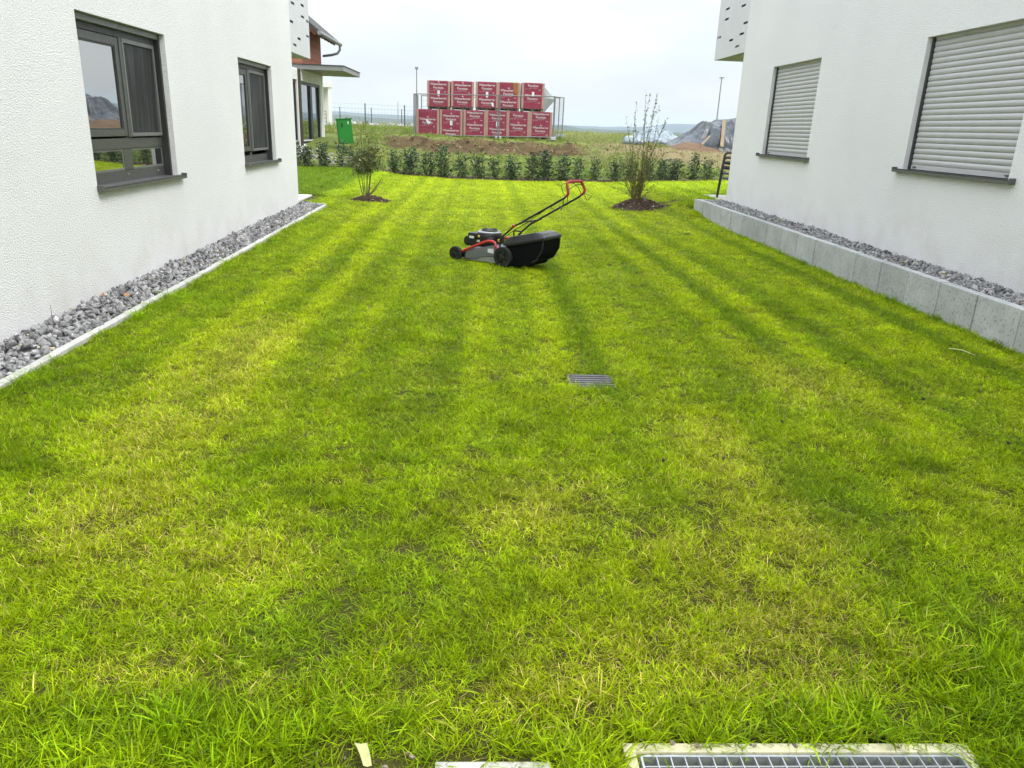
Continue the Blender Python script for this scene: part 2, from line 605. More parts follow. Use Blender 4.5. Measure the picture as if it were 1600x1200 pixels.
def field_z(X, Y):
    z = ground_z(X, Y)
    b = bank_mask(X, Y)
    n = vnoise(X * 1.6, Y * 1.6, 4) - 0.5
    n2 = vnoise(X * 5.0 + 40, Y * 5.0, 3) - 0.5
    out = sstep(0.2, 1.2, Y - hedge_y(X))
    z = z + out * n * 0.10 + bank_mask(X, Y, 'a') * (np.abs(n2) * 0.7 - 0.12 + n * 0.35) + bank_mask(X, Y, 'b') * n2 * .1
    return np.where(Y < hedge_y(X) + 0.15, z - 0.05, z)
far = [60, 80, 110, 150, 220, 330, 480, 700, 1000, 1500, 2200, 2900]
xs = np.array([-v for v in far[::-1]] + list(np.arange(-50, -14, 2.0)) + list(np.arange(-14, 18, 0.14)) + list(np.arange(18, 51, 2.0)) + far)
ys = np.array([-250, -120, -60, -30, -12, 0, 8, 14, 18, 20, 22] + list(np.arange(24, 46, 0.14)) + list(np.arange(46, 70, 0.7)) + list(np.arange(70, 140, 4)) + [150, 180, 220, 280, 350, 420, 500, 700, 1000, 1500, 2200, 2900])
o = link('field', grid_mesh('field', xs, ys, field_z, M['field'], {'soil': bank_mask, 'tan': lambda X, Y: bank_mask(X, Y, 'b')}))
tag(o, kind='structure')

# ---- lawn sheet
def m_lawn():
    k = NT('lawn_soil')
    n1 = k.rng(k.noise(2.2, 8, 0.65), 0.3, 0.7)
    n2 = k.rng(k.noise(22, 6, 0.7), 0.3, 0.7)
    c = k.mix(n1, (0.075, 0.088, 0.014), (0.10, 0.09, 0.022))
    c = k.mix(k.mth('MULTIPLY', n2, 0.7), c, (0.055, 0.040, 0.022))
    k.l(c, k.b.inputs['Base Color'])
    k.b.inputs['Roughness'].default_value = 1.0
    k.b.inputs['Specular IOR Level'].default_value = 0.1
    k.bump(k.noise(40, 6, 0.7), 0.8, 0.02)
    return k.m
M['lawn'] = m_lawn()
def lawn_mesh():
    xs = np.arange(-3.0, 4.62, 0.12)
    xs = np.concatenate([np.arange(-14, -3.0, 0.5), xs, np.arange(4.62, 12, 0.4)])
    ts = np.concatenate([np.linspace(-6, 1.3, 12), np.arange(1.4, 6, 0.12), np.arange(6, 24.9, 0.25)])
    X, T = np.meshgrid(xs, ts)
    Y = np.where(T > 20, 20 + (T - 20) / 4.75 * (hedge_y(X) + 0.1 - 20), T)
    Z = ground_z(X, np.minimum(Y, hedge_y(X))) + (vnoise(X * 1.3, Y * 1.3, 3) - 0.5) * 0.03
    # hole of the light well stays clear: sheet is sunk under it
    Z = np.where((X > 0.40) & (X < 1.48) & (Y < 1.73) & (Y > 0.5), -0.75, Z)
    Z = np.where((X > 0.60) & (X < 1.0) & (Y < 5.2) & (Y > 4.7), Z - 0.06, Z)
    nx, ny = len(xs), len(ts)
    v = np.stack([X, Y, Z], -1).reshape(-1, 3)
    i = np.arange(nx * ny).reshape(ny, nx)
    f = np.stack([i[:-1, :-1], i[:-1, 1:], i[1:, 1:], i[1:, :-1]], -1).reshape(-1, 4)
    me = bpy.data.meshes.new('lawn')
    me.from_pydata(v.tolist(), [], f.tolist())
    me.polygons.foreach_set('use_smooth', [True] * len(me.polygons))
    me.materials.append(M['lawn'])
    return me
tag(link('lawn', lawn_mesh()), kind='structure')

# ---- hills
M['hill'] = mat('far_forest', (0.035, 0.05, 0.03), 1.0, 0, 0.1, (0.07, 0.085, 0.045), 0.02)
M['hill_far'] = mat('far_mountain', (0.035, 0.045, 0.05), 1.0, 0, 0.1, (0.05, 0.06, 0.055), 0.004)
def ridge(name, Y, px, hp, base, depth, material, rough, seedo):
    xs = np.linspace(-0.95 * Y, 0.95 * Y, 420)
    pxs = 752 + xs / Y * 1238
    h = np.interp(pxs, px, hp) * Y / 1238 + EYE
    h = h + (vnoise(xs / 40 + seedo, xs * 0 + seedo, 4) - 0.5) * rough
    vs, fs = [], []
    prof = [(-1.0, 0.0), (-0.6, 0.45), (-0.25, 0.85), (0.0, 1.0), (0.5, 0.8), (1.0, 0.0)]
    for dy, fz in prof:
        for i, x in enumerate(xs):
            vs.append((x, Y + dy * depth, base + (h[i] - base) * fz))
    n = len(xs)
    for j in range(len(prof) - 1):
        for i in range(n - 1):
            fs.append((j * n + i, j * n + i + 1, (j + 1) * n + i + 1, (j + 1) * n + i))
    mb = MB().add(vs, fs)
    return tag(part(name, mb, material, smooth=True), kind='structure')
ridge('hills', 1250, [-2000, 500, 560, 600, 640, 700, 800, 860, 884, 905, 940, 1000, 3000], [6, 7.5, 7.5, 6.0, 6.5, 5.0, 4.5, 5.5, 6.5, 3.2, 2.0, 2.0, 2.0], -9, 130, M['hill'], 3.0, 3.3)
ridge('distant_hills', 2500, [-2000, 480, 530, 570, 610, 650, 780, 880, 930, 985, 1010, 1040, 1060, 1110, 1180, 1400, 3000], [10, 11, 13.0, 11.5, 11.5, 11, 8, 6, 6, 7.5, 9, 14.0, 15, 15, 14, 10, 8], -9, 260, M['hill_far'], 3.0, 8.1)

# ------------------------------------------------------------------ the two white houses
def wall_with_holes(mb, X, sgn, y0, y1, z0, z1, holes, depth):
    """plane at x = X, outside towards sgn; holes (ya, yb, za, zb) get reveals going inwards"""
    yc = sorted({y0, y1, *[h[0] for h in holes], *[h[1] for h in holes]})
    zc = sorted({z0, z1, *[h[2] for h in holes], *[h[3] for h in holes]})
    for a, b in zip(yc, yc[1:]):
        for c, d in zip(zc, zc[1:]):
            if any(h[0] <= a and b <= h[1] and h[2] <= c and d <= h[3] for h in holes):
                continue
            mb.add([(X, a, c), (X, b, c), (X, b, d), (X, a, d)], [(0, 1, 2, 3)])
    Xi = X - sgn * depth
    for a, b, c, d in holes:
        mb.add([(X, a, c), (X, b, c), (X, b, d), (X, a, d), (Xi, a, c), (Xi, b, c), (Xi, b, d), (Xi, a, d)],
               [(0, 1, 5, 4), (1, 2, 6, 5), (2, 3, 7, 6), (3, 0, 4, 7)])

def ring(mb, X0, X1, y0, y1, z0, z1, w, wt=None, wb=None):
    """rectangular frame of four members"""
    wt = w if wt is None else wt
    wb = w if wb is None else wb
    mb.box(X0, X1, y0, y0 + w, z0, z1)
    mb.box(X0, X1, y1 - w, y1, z0, z1)
    mb.box(X0, X1, y0 + w, y1 - w, z1 - wt, z1)
    mb.box(X0, X1, y0 + w, y1 - w, z0, z0 + wb)
    return mb

def sill(parent, X, sgn, y0, y1, z, out):
    """folded metal window sill with upstands at its ends"""
    a, b = sorted((X - sgn * 0.14, X + sgn * out))
    mb = MB()
    f = X + sgn * out
    mb.box(a, b, y0, y1, z - 0.006, z)
    l0, l1 = sorted((f, f + sgn * 0.006))
    mb.box(l0, l1, y0, y1, z - 0.036, z + 0.004)
    mb.box(l0 - (0 if sgn > 0 else 0), l1, y0, y1, z - 0.004, z + 0.004)
    a2, b2 = sorted((X + sgn * 0.002, f + sgn * 0.008))
    mb.box(a2, b2, y0 - 0.018, y0, z - 0.034, z + 0.022)
    mb.box(a2, b2, y1, y1 + 0.018, z - 0.034, z + 0.022)
    g0, g1 = sorted((X - sgn * 0.005, X + sgn * 0.01))
    mb.box(g0, g1, y0, y1, z, z + 0.004)
    return part('sill', mb, M['sill'], parent, bevel=0.0015, world=True, seg=1)

# ---- house with the grey windows
XL = -3.45
LH = [(7.20, 9.12, 0.975, 2.455), (11.73, 13.52, 0.965, 2.445)]
houseL = thing('white_house', 'white rendered house with two grey-framed windows and a gravel strip at its foot', 'house', (XL, 7.5, 0))
mb = MB()
wall_with_holes(mb, XL, 1, -4, 15.0, -0.4, 6.2, LH, 0.16)
mb.add([(XL, 15, -.4), (-13, 15, -.4), (-13, 15, 6.2), (XL, 15, 6.2)], [(0, 1, 2, 3)])
mb.add([(XL, -4, -.4), (-13, -4, -.4), (-13, -4, 6.2), (XL, -4, 6.2)], [(0, 1, 2, 3)])
mb.add([(-13, -4, -.4), (-13, 15, -.4), (-13, 15, 6.2), (-13, -4, 6.2)], [(0, 1, 2, 3)])
part('wall', mb, M['plaster'], houseL, world=True)
part('roof', MB().box(-13.3, XL + 0.3, -4.3, 15.3, 6.2, 6.45), M['sill'], houseL, world=True)

def casement(house, X, sgn, hole, mull, screen_bottom, transom=None, low_mull=None):
    y0, y1, z0, z1 = hole
    P = X - sgn * 0.13         # outer frame face depth
    def xx(a, b):              # a, b measured outwards from P
        return tuple(sorted((P + sgn * a, P + sgn * b)))
    fr = MB()
    ring(fr, *xx(-0.03, 0.0), y0, y1, z0, z1, 0.05, 0.05, 0.12)
    zb = screen_bottom
    fr.box(*xx(-0.028, 0.004), mull - 0.05, mull + 0.05, z0 + 0.12, z1 - 0.05)
    if transom:
        fr.box(*xx(-0.026, 0.010), y0 + 0.05, y1 - 0.05, transom[0], transom[1])
        fr.box(*xx(-0.027, 0.006), low_mull - 0.055, low_mull + 0.055, z0 + 0.12, transom[0])
    w = part('window', fr, M['frame'], house, bevel=0.002, world=True, seg=1)
    # sash of the near casement, its pane, dark rebate
    top = z1 - 0.125
    s = MB()
    ring(s, *xx(0.004, 0.022), y0 + 0.04, mull - 0.035, zb, top, 0.075, 0.075, 0.06)
    part('sash', s, M['frame'], w, bevel=0.002, world=True, seg=1)
    rb = MB()
    ring(rb, *xx(0.0, 0.016), y0 + 0.115, mull - 0.11, zb + 0.06, top - 0.075, 0.016)
    part('glazing_seal', rb, M['frame_dark'], w, world=True)
    part('pane', MB().box(*xx(-0.002, 0.006), y0 + 0.115, mull - 0.11, zb + 0.06, top - 0.075), M['glass'], w, world=True)
    # fly screen before the far casement
    s = MB()
    ring(s, *xx(0.010, 0.034), mull + 0.035, y1 - 0.075, zb - 0.005, top + 0.005, 0.03, 0.04, 0.035)
    part('screen_frame', s, M['frame_light'], w, bevel=0.003, world=True, seg=1)
    part('fly_screen', MB().box(*xx(0.012, 0.018), mull + 0.065, y1 - 0.105, zb + 0.03, top - 0.035), M['screen'], w, world=True)
    part('meeting_rail', MB().box(*xx(0.004, 0.03), mull - 0.03, mull + 0.03, zb - 0.01, top + 0.005), M['frame'], w, bevel=0.004, world=True)
    # shutter end bar parked at the head, groove under it and guide rails
    part('shutter_end_bar', MB().box(*xx(0.03, 0.075), y0 + 0.03, y1 - 0.05, z1 - 0.06, z1 - 0.004), M['frame_light'], w, bevel=0.006, world=True)
    part('head_groove', MB().box(*xx(0.004, 0.03), y0 + 0.03, y1 - 0.05, z1 - 0.12, z1 - 0.06), M['frame_dark'], w, world=True)
    g = MB().box(*xx(0.001, 0.075), y1 - 0.045, y1 - 0.004, z0 + 0.012, z1 - 0.002)
    part('guide_rail', g, M['frame_dark'], w, bevel=0.003, world=True, seg=1)
    g = MB().box(*xx(0.001, 0.075), y0 + 0.004, y0 + 0.028, z0 + 0.012, z1 - 0.002)
    part('guide_rail', g, M['frame_dark'], w, bevel=0.003, world=True, seg=1)
    if transom:
        for a, b in ((y0 + 0.05, low_mull - 0.055), (low_mull + 0.055, y1 - 0.05)):
            part('pane', MB().box(*xx(-0.012, -0.004), a, b, z0 + 0.12, transom[0]), M['glass'], w, world=True)
            bd = MB()
            ring(bd, *xx(-0.014, 0.0), a, b, z0 + 0.12, transom[0], 0.02)
            part('glazing_bead', bd, M['frame_light'], w, world=True)
    for yy in (low_mull or mull, y1 - 0.22):
        part('screw', MB().tube([(P + sgn * 0.0, yy, z0 + 0.075), (P + sgn * 0.008, yy, z0 + 0.075)], 0.010, 10), M['screw'], w, world=True)
    sill(w, X, sgn, y0 + 0.003, y1 + 0.10, z0 + 0.012, 0.052)
    return w
casement(houseL, XL, 1, LH[0], 8.24, 1.42, (1.30, 1.40), 8.15)
casement(houseL, XL, 1, LH[1], 12.52, 1.15)

def balcony(house, X, sgn, ya, yb, z0, z1, slots, xin):
    mb = MB()
    t = 0.006
    hs = [(y - 0.13, y + 0.13, z - 0.02, z + 0.02) for y, z in slots]
    hs = [(max(a, ya + 0.02), min(b, yb - 0.02), c, d) for a, b, c, d in hs]
    wall_with_holes(mb, X, sgn, ya, yb, z0, z1, hs, t)
    wall_with_holes(mb, X - sgn * t, -sgn, ya, yb, z0, z1, hs, 0.0)
    x0, x1 = sorted((X, X - sgn * t))
    mb.add([(x0, ya, z0), (x1, ya, z0), (x1, yb, z0), (x0, yb, z0)], [(0, 1, 2, 3)])
    p = part('balcony_panel', mb, M['balcony'], house, world=True)
    x0, x1 = sorted((X - sgn * 0.05, X - sgn * 0.06))
    part('added_backing', MB().box(x0, x1, ya + .01, yb - .04, z0 + .205, z1 - .02), M['rail_black'], house, world=True)  # dark sheet added behind the panel so its slots look dark
    x0, x1 = sorted((xin, X - sgn * 0.03))
    part('balcony_floor', MB().box(x0, x1, ya + 0.002, yb - 0.03, z0 + 0.01, z0 + 0.2), M['soffit'], house, world=True)
    mb = MB()
    x0, x1 = sorted((xin, X - sgn * 0.008))
    mb.box(x0, x1, yb - 0.008, yb - 0.002, z0, z1)
    part('balcony_panel', mb, M['balcony'], house, world=True)
    return p
balcony(houseL, XL, 1, 15.003, 16.62, 2.79, 4.05, [(15.3, 3.62), (16.1, 3.69), (16.08, 3.49), (15.15, 3.3), (16.46, 3.19), (15.70, 3.07), (15.32, 2.93), (16.5, 3.46)], -9.0)

# ---- house with the closed shutters
XR = 5.12
RH = [(7.42, 9.37, 1.335, 2.815), (12.26, 14.26, 1.345, 2.83)]
houseR = thing('white_house', 'white rendered house with two closed grey roller shutters above a low block wall', 'house', (XR, 8, 0.3))
mb = MB()
wall_with_holes(mb, XR, -1, -4, 16.0, 0.0, 6.6, RH, 0.14)
for q in ([(XR, 16, 0), (15, 16, 0), (15, 16, 6.6), (XR, 16, 6.6)], [(XR, -4, 0), (15, -4, 0), (15, -4, 6.6), (XR, -4, 6.6)], [(15, -4, 0), (15, 16, 0), (15, 16, 6.6), (15, -4, 6.6)]):
    mb.add(q, [(0, 1, 2, 3)])
part('wall', mb, M['plaster'], houseR, world=True)
part('roof', MB().box(XR - 0.3, 15.3, -4.3, 16.3, 6.6, 6.85), M['sill'], houseR, world=True)
balcony(houseR, XR, -1, 16.003, 18.04, 3.22, 4.55, [(17.45, 4.18), (16.4, 4.1), (17.44, 3.98), (16.15, 3.76), (16.3, 3.58), (17.85, 3.67), (16.97, 3.53), (16.5, 3.37)], 11.0)

def slat_mesh(L, pitch):
    pr = [(0.0, 0.0), (0.0045, 0.004), (0.0085, 0.014), (0.0110, 0.026), (0.0112, 0.036), (0.0085, 0.048), (0.0040, pitch - 0.004), (0.0, pitch - 0.001)]
    n = len(pr)
    vs = [(-d, 0, z) for d, z in pr] + [(0.004, 0, pitch - 0.001), (0.004, 0, 0)]
    n = len(vs)
    vs = vs + [(a, L, c) for a, _, c in vs]
    fs = [(i, (i + 1) % n, (i + 1) % n + n, i + n) for i in range(n)] + [tuple(range(n)), tuple(range(2 * n - 1, n - 1, -1))]
    return MB().add(vs, fs).mesh('slat', M['shutter'], smooth=True)
def roller(house, X, hole):
    y0, y1, z0, z1 = hole
    P = X + 0.085
    r = part('roller_shutter', MB().box(X + 0.125, X + 0.135, y0 + .001, y1 - .001, z0 + .001, z1 - .001), M['interior'], house, world=True)
    for a, b in ((y0 + 0.002, y0 + 0.045), (y1 - 0.045, y1 - 0.002)):
        part('guide_rail', MB().box(X + 0.055, X + 0.12, a, b, z0 + 0.014, z1 - 0.002), M['rail_black'], r, bevel=0.003, world=True, seg=1)
    n = 23
    zb = z0 + 0.075
    pitch = (z1 + 0.02 - zb) / n
    me = slat_mesh(y1 - y0 - 0.084, pitch)
    for i in range(n):
        s = link('slat', me, r)
        g = ORG[r.name]
        s.location = (P - g[0] + random.uniform(-.0008, .0008), y0 + 0.042 - g[1], zb + i * pitch - g[2])
    part('end_bar', MB().box(P - 0.012, P + 0.006, y0 + 0.044, y1 - 0.044, z0 + 0.020, zb - 0.002), M['shutter'], r, bevel=0.004, world=True)
    for yy in (y0 + 0.13, y1 - 0.13):
        part('stop', MB().box(P - 0.03, P - 0.012, yy - 0.025, yy + 0.025, z0 + 0.040, z0 + 0.054), M['rail_black'], r, bevel=0.003, world=True)
    sill(r, X, -1, y0 - 0.10, y1 + 0.12, z0 + 0.012, 0.055)
for h in RH:
    roller(houseR, XR, h)

# ------------------------------------------------------------------ edging, retaining wall, gravel
def rock_variants(n, seed, flat=0.7):
    r = np.random.default_rng(seed)
    bm = bmesh.new()
    bmesh.ops.create_icosphere(bm, subdivisions=1, radius=1)
    base = np.array([v.co[:] for v in bm.verts])
    faces = np.array([[v.index for v in f.verts] for f in bm.faces])
    bm.free()
    out = []
    for i in range(n):
        v = base * (1 + r.uniform(-0.42, 0.30, (len(base), 1)))
        for _ in range(3):      # shear off flat facets
            nrm = unit(r.normal(size=3))
            d = v @ nrm
            lim = r.uniform(0.45, 0.7)
            v = v - np.outer(np.maximum(d - lim, 0), nrm)
        v = v * np.array([1.0, r.uniform(0.6, 0.9), r.uniform(flat * 0.7, flat)])
        out.append(v)
    return out, faces

def rand_rot(n, r, tilt=None):
    q = r.normal(size=(n, 4))
    if tilt is not None:
        a = r.uniform(0, 2 * np.pi, n)
        b = r.uniform(0, 2 * np.pi, n)
        t = r.uniform(0, tilt, n)
        q = np.stack([np.cos(t / 2), np.sin(t / 2) * np.cos(b), np.sin(t / 2) * np.sin(b), np.zeros(n)], 1)
        qz = np.stack([np.cos(a / 2), np.zeros(n), np.zeros(n), np.sin(a / 2)], 1)
        w1, x1, y1, z1 = q.T
        w2, x2, y2, z2 = qz.T
        q = np.stack([w1 * w2 - x1 * x2 - y1 * y2 - z1 * z2, w1 * x2 + x1 * w2 + y1 * z2 - z1 * y2, w1 * y2 - x1 * z2 + y1 * w2 + z1 * x2, w1 * z2 + x1 * y2 - y1 * x2 + z1 * w2], 1)
    q = q / np.linalg.norm(q, axis=1, keepdims=True)
    w, x, y, z = q.T
    return np.stack([np.stack([1 - 2 * (y * y + z * z), 2 * (x * y - w * z), 2 * (x * z + w * y)], 1),
                     np.stack([2 * (x * y + w * z), 1 - 2 * (x * x + z * z), 2 * (y * z - w * x)], 1),
                     np.stack([2 * (x * z - w * y), 2 * (y * z + w * x), 1 - 2 * (x * x + y * y)], 1)], 1)

def pile_mesh(name, pos, size, variants, faces, cols, material, r, tilt=None):
    n = len(pos)
    Rm = rand_rot(n, r, tilt)
    vid = r.integers(0, len(variants), n)
    V = np.stack([variants[i] for i in vid])
    V = V * (size[:, None, None] if size.ndim == 1 else size[:, None, :])
    V = np.einsum('nij,nkj->nki', Rm, V) + pos[:, None, :]
    nv = V.shape[1]
    F = (faces[None] + (np.arange(n) * nv)[:, None, None]).reshape(-1, faces.shape[1])
    me = bpy.data.meshes.new(name)
    me.from_pydata(V.reshape(-1, 3).tolist(), [], F.tolist())
    a = me.attributes.new('tone', 'FLOAT_COLOR', 'POINT')
    C = np.concatenate([np.repeat(cols, nv, 0), np.ones((n * nv, 1))], 1)
    a.data.foreach_set('color', C.reshape(-1))
    me.materials.append(material)
    return me

rocks, rock_f = rock_variants(14, 3)
def stone_cols(n, r, base=0.24, spread=0.11):
    g = np.clip(r.normal(base, spread * 0.7, n), 0.08, 0.6)
    c = np.stack([g, g * 0.985, g * 0.99], 1)
    k = r.random(n)
    c[k < 0.02] = np.array([0.50, 0.44, 0.28])
    c[k < 0.003] = np.array([0.42, 0.22, 0.11])
    c[(k > 0.9)] *= 1.35
    return c

r = np.random.default_rng(21)
def gravel_strip(name, x0, x1, y0, y1, zf, per, s0, s1):
    area = abs(x1 - x0) * (y1 - y0)
    n = int(area * per)
    x = r.uniform(x0, x1, n)
    y = r.uniform(y0, y1, n)
    sz = r.uniform(s0, s1, n) * r.choice([0.75, 1.0, 1.0, 1.25], n)
    z = zf(x, y) + r.uniform(-0.02, 0.018, n)
    me = pile_mesh(name, np.stack([x, y, z], 1), sz, rocks, rock_f, stone_cols(n, r), M['stone'], r)
    return tag(link(name, me), kind='stuff')
def zl(y):
    return np.clip(-0.045 + 0.0085 * (y - 4.5), -0.05, 0.06)
gravel_strip('gravel', XL + 0.01, -3.05, 2.5, 15.35, lambda x, y: zl(y) + 0.015 + 0.05 * sstep(-3.1, -3.42, x) + 0.02 * (vnoise(x * 3, y * 3, 2) - .5), 980, 0.022, 0.039)
gravel_strip('gravel', 4.69, XR - 0.01, 3.5, 16.2, lambda x, y: 0.325 + 0.03 * sstep(4.75, 5.1, x) + 0.05 * (vnoise(x * 2, y * 1.5, 2) - .5), 1150, 0.018, 0.034)
M['bed'] = mat('gravel_bed', (0.12, 0.12, 0.12), 0.95, bump=0.5, bs=60, bd=0.01)
tag(part('gravel_bed', MB().box(XL + 0.003, -3.03, 1.5, 15.35, -0.3, -0.03), M['bed']), kind='structure')
tag(part('gravel_bed', MB().box(4.68, XR - 0.003, 1.5, 16.2, -0.3, 0.31), M['bed']), kind='structure')

ed = thing('lawn_edging', 'pale concrete edging stones between the lawn and the gravel strip by the grey windows', 'edging', (-3.0, 9, 0))
yy = 1.35
while yy < 15.3:
    y2 = min(yy + 1.0, 15.38)
    z0, z1 = float(zl(yy)), float(zl(y2))
    w = random.uniform(-.003, .003)
    mb = MB().add([(-3.055 + w, yy + .002, -.3), (-2.985 + w, yy + .002, -.3), (-2.985 + w, y2 - .002, -.3), (-3.055 + w, y2 - .002, -.3),
                   (-3.055 + w, yy + .002, z0 + .032), (-2.985 + w, yy + .002, z0 + .032), (-2.985 + w, y2 - .002, z1 + .032), (-3.055 + w, y2 - .002, z1 + .032)],
                  [(0, 3, 2, 1), (4, 5, 6, 7), (0, 1, 5, 4), (1, 2, 6, 5), (2, 3, 7, 6), (3, 0, 4, 7)])
    part('edging_stone', mb, M['kerb'], ed, bevel=0.006, world=True)
    yy = y2
mb = MB().add([(-3.46, 15.62, -.3), (-3.0, 15.36, -.3), (-3.0, 15.42, -.3), (-3.46, 15.68, -.3), (-3.46, 15.62, .085), (-3.0, 15.36, .085), (-3.0, 15.42, .085), (-3.46, 15.68, .085)],
              [(0, 3, 2, 1), (4, 5, 6, 7), (0, 1, 5, 4), (1, 2, 6, 5), (2, 3, 7, 6), (3, 0, 4, 7)])
part('edging_stone', mb, M['kerb'], ed, bevel=0.006, world=True)

rw = thing('retaining_wall', 'low retaining wall of upright grey concrete blocks along the shuttered house', 'wall', (4.6, 10, 0))
joints = [16.33, 15.75, 15.16, 14.49, 13.89, 13.27, 12.66, 12.06, 11.44, 10.84, 10.23, 9.63, 9.04, 8.43, 7.85, 7.26, 6.67, 6.07, 5.47, 4.87, 4.27, 3.67, 3.07]
for a, b in zip(joints, joints[1:]):
    w = random.uniform(-.004, .004)
    t = random.uniform(-.003, .003)
    part('concrete_block', MB().box(4.58 + w, 4.685 + w, b + .005, a - .005, -0.4, 0.362 + t), M['block'], rw, bevel=0.008, world=True)
part('concrete_block', MB().box(4.58, 5.11, 16.335, 16.43, -0.2, 0.345), M['block'], rw, bevel=0.008, world=True)

tag(part('terrace_slab', MB().box(-8.5, -3.66, 15.70, 17.2, -0.2, 0.09), M['slab'], bevel=0.006), 'pale concrete terrace slab beside the house with grey windows', 'slab')
tag(part('terrace_slab', MB().box(5.25, 11, 16.5, 18.25, 0.0, 0.32), M['slab'], bevel=0.006), 'pale concrete terrace slab under the stacked black chairs', 'slab')

# ------------------------------------------------------------------ grass
def clump_mesh(name, n, rad, lmin, lmax, wmin, wmax, lean0, lean1, material, seed, segs=3, curl=0.9):
    q = np.random.default_rng(seed)
    V, F, A = [], [], []
    for i in range(n):
        a = q.uniform(0, 2 * np.pi)
        rr = rad * math.sqrt(q.random())
        bx, by = rr * math.cos(a), rr * math.sin(a)
        L = q.uniform(lmin, lmax)
        w = q.uniform(wmin, wmax) / 2
        az = q.uniform(0, 2 * np.pi)
        ln = math.radians(q.uniform(lean0, lean1))
        cu = q.uniform(0.1, curl)
        d = np.array([math.cos(az), math.sin(az), 0])
        tw = q.uniform(0, np.pi)
        side = np.array([math.cos(tw), math.sin(tw), 0])
        p = np.array([bx, by, -0.004])
        o = len(V)
        r1, r2 = q.random(), q.random()
        for s_ in range(segs + 1):
            t = s_ / segs
            ang = ln + cu * t
            if s_:
                p = p + (d * math.sin(ang) + np.array([0, 0, math.cos(ang)])) * L / segs
            ww = w * (1 - 0.25 * t) if s_ < segs else w * 0.12
            V += [p - side * ww, p + side * ww]
            A += [(r1, t, r2)] * 2
        for s_ in range(segs):
            b = o + s_ * 2
            F.append((b, b + 1, b + 3, b + 2))
    me = bpy.data.meshes.new(name)
    me.from_pydata([tuple(v) for v in V], [], F)
    at = me.attributes.new('blade', 'FLOAT_VECTOR', 'POINT')
    at.data.foreach_set('vector', np.array(A, float).reshape(-1))
    me.materials.append(material)
    me.polygons.foreach_set('use_smooth', [True] * len(me.polygons))
    return me

def tuft_collection(name, meshes):
    c = bpy.data.collections.new(name)
    for i, me in enumerate(meshes):
        c.objects.link(bpy.data.objects.new('%s_%03d' % (name, i), me))
    return c

def scatter(name, coll, pos, rot, scl, tint, vid):
    me = bpy.data.meshes.new(name)
    me.from_pydata(pos.tolist(), [], [])
    for an, ty, data in (('rot', 'FLOAT_VECTOR', rot), ('scl', 'FLOAT_VECTOR', scl), ('tint', 'FLOAT_VECTOR', tint)):
        a = me.attributes.new(an, ty, 'POINT')
        a.data.foreach_set('vector', np.asarray(data, float).reshape(-1))
    a = me.attributes.new('vid', 'INT', 'POINT')
    a.data.foreach_set('value', np.asarray(vid, np.int32))
    o = link(name, me)
    g = bpy.data.node_groups.new(name, 'GeometryNodeTree')
    g.interface.new_socket('Geometry', in_out='INPUT', socket_type='NodeSocketGeometry')
    g.interface.new_socket('Geometry', in_out='OUTPUT', socket_type='NodeSocketGeometry')
    N = g.nodes
    gi, go = N.new('NodeGroupInput'), N.new('NodeGroupOutput')
    ci = N.new('GeometryNodeCollectionInfo')
    ci.inputs['Collection'].default_value = coll
    ci.inputs['Separate Children'].default_value = True
    ci.inputs['Reset Children'].default_value = True
    iop = N.new('GeometryNodeInstanceOnPoints')
    iop.inputs['Pick Instance'].default_value = True
    def na(nm, ty):
        n = N.new('GeometryNodeInputNamedAttribute')
        n.data_type = ty
        n.inputs['Name'].default_value = nm
        return n.outputs['Attribute']
    g.links.new(gi.outputs[0], iop.inputs['Points'])
    g.links.new(ci.outputs[0], iop.inputs['Instance'])
    g.links.new(na('vid', 'INT'), iop.inputs['Instance Index'])
    e2r = N.new('FunctionNodeEulerToRotation')
    g.links.new(na('rot', 'FLOAT_VECTOR'), e2r.inputs[0])
    g.links.new(e2r.outputs[0], iop.inputs['Rotation'])
    g.links.new(na('scl', 'FLOAT_VECTOR'), iop.inputs['Scale'])
    g.links.new(iop.outputs[0], go.inputs[0])
    md = o.modifiers.new('scatter', 'NODES')
    md.node_group = g
    return tag(o, kind='stuff')

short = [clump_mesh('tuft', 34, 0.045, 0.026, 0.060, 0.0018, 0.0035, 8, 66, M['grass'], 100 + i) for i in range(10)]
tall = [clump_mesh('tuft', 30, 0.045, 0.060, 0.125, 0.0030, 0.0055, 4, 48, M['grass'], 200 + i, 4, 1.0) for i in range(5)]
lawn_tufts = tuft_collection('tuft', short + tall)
NS, NTL = len(short), len(tall)

gr = np.random.default_rng(77)
def gauss(x, y, cx, cy, sx, sy):
    return np.exp(-(((x - cx) / sx) ** 2 + ((y - cy) / sy) ** 2))
LIGHT = [(-2.13, .13), (-1.47, .15), (0.33, .11), (1.36, .16), (2.66, .16), (3.60, .15), (-0.05, .06), (0.62, .07), (2.05, .08)]
DARK = [(-1.68, .07), (-0.49, .13), (0.18, .05), (0.89, .075), (1.66, .09), (2.40, .09), (3.15, .10), (-1.05, .07), (-2.55, .12), (4.1, .15)]
YELL = [(-1.73, 5.8, .28, .6), (-1.76, 5.0, .3, .5), (-1.73, 3.9, .35, .6), (1.34, 3.7, .22, .6), (0.57, 2.07, .3, .16), (0.23, 1.89, .25, .1), (-1.58, 3.0, .35, .3), (1.18, 2.24, .35, .25), (0.96, 2.7, .35, .3), (1.5, 2.9, .3, .3), (0.3, 3.1, .3, .3), (-1.0, 2.6, .35, .3), (-0.9, 1.95, .3, .12), (2.3, 5.0, .3, .6), (0.95, 1.95, .25, .12)]
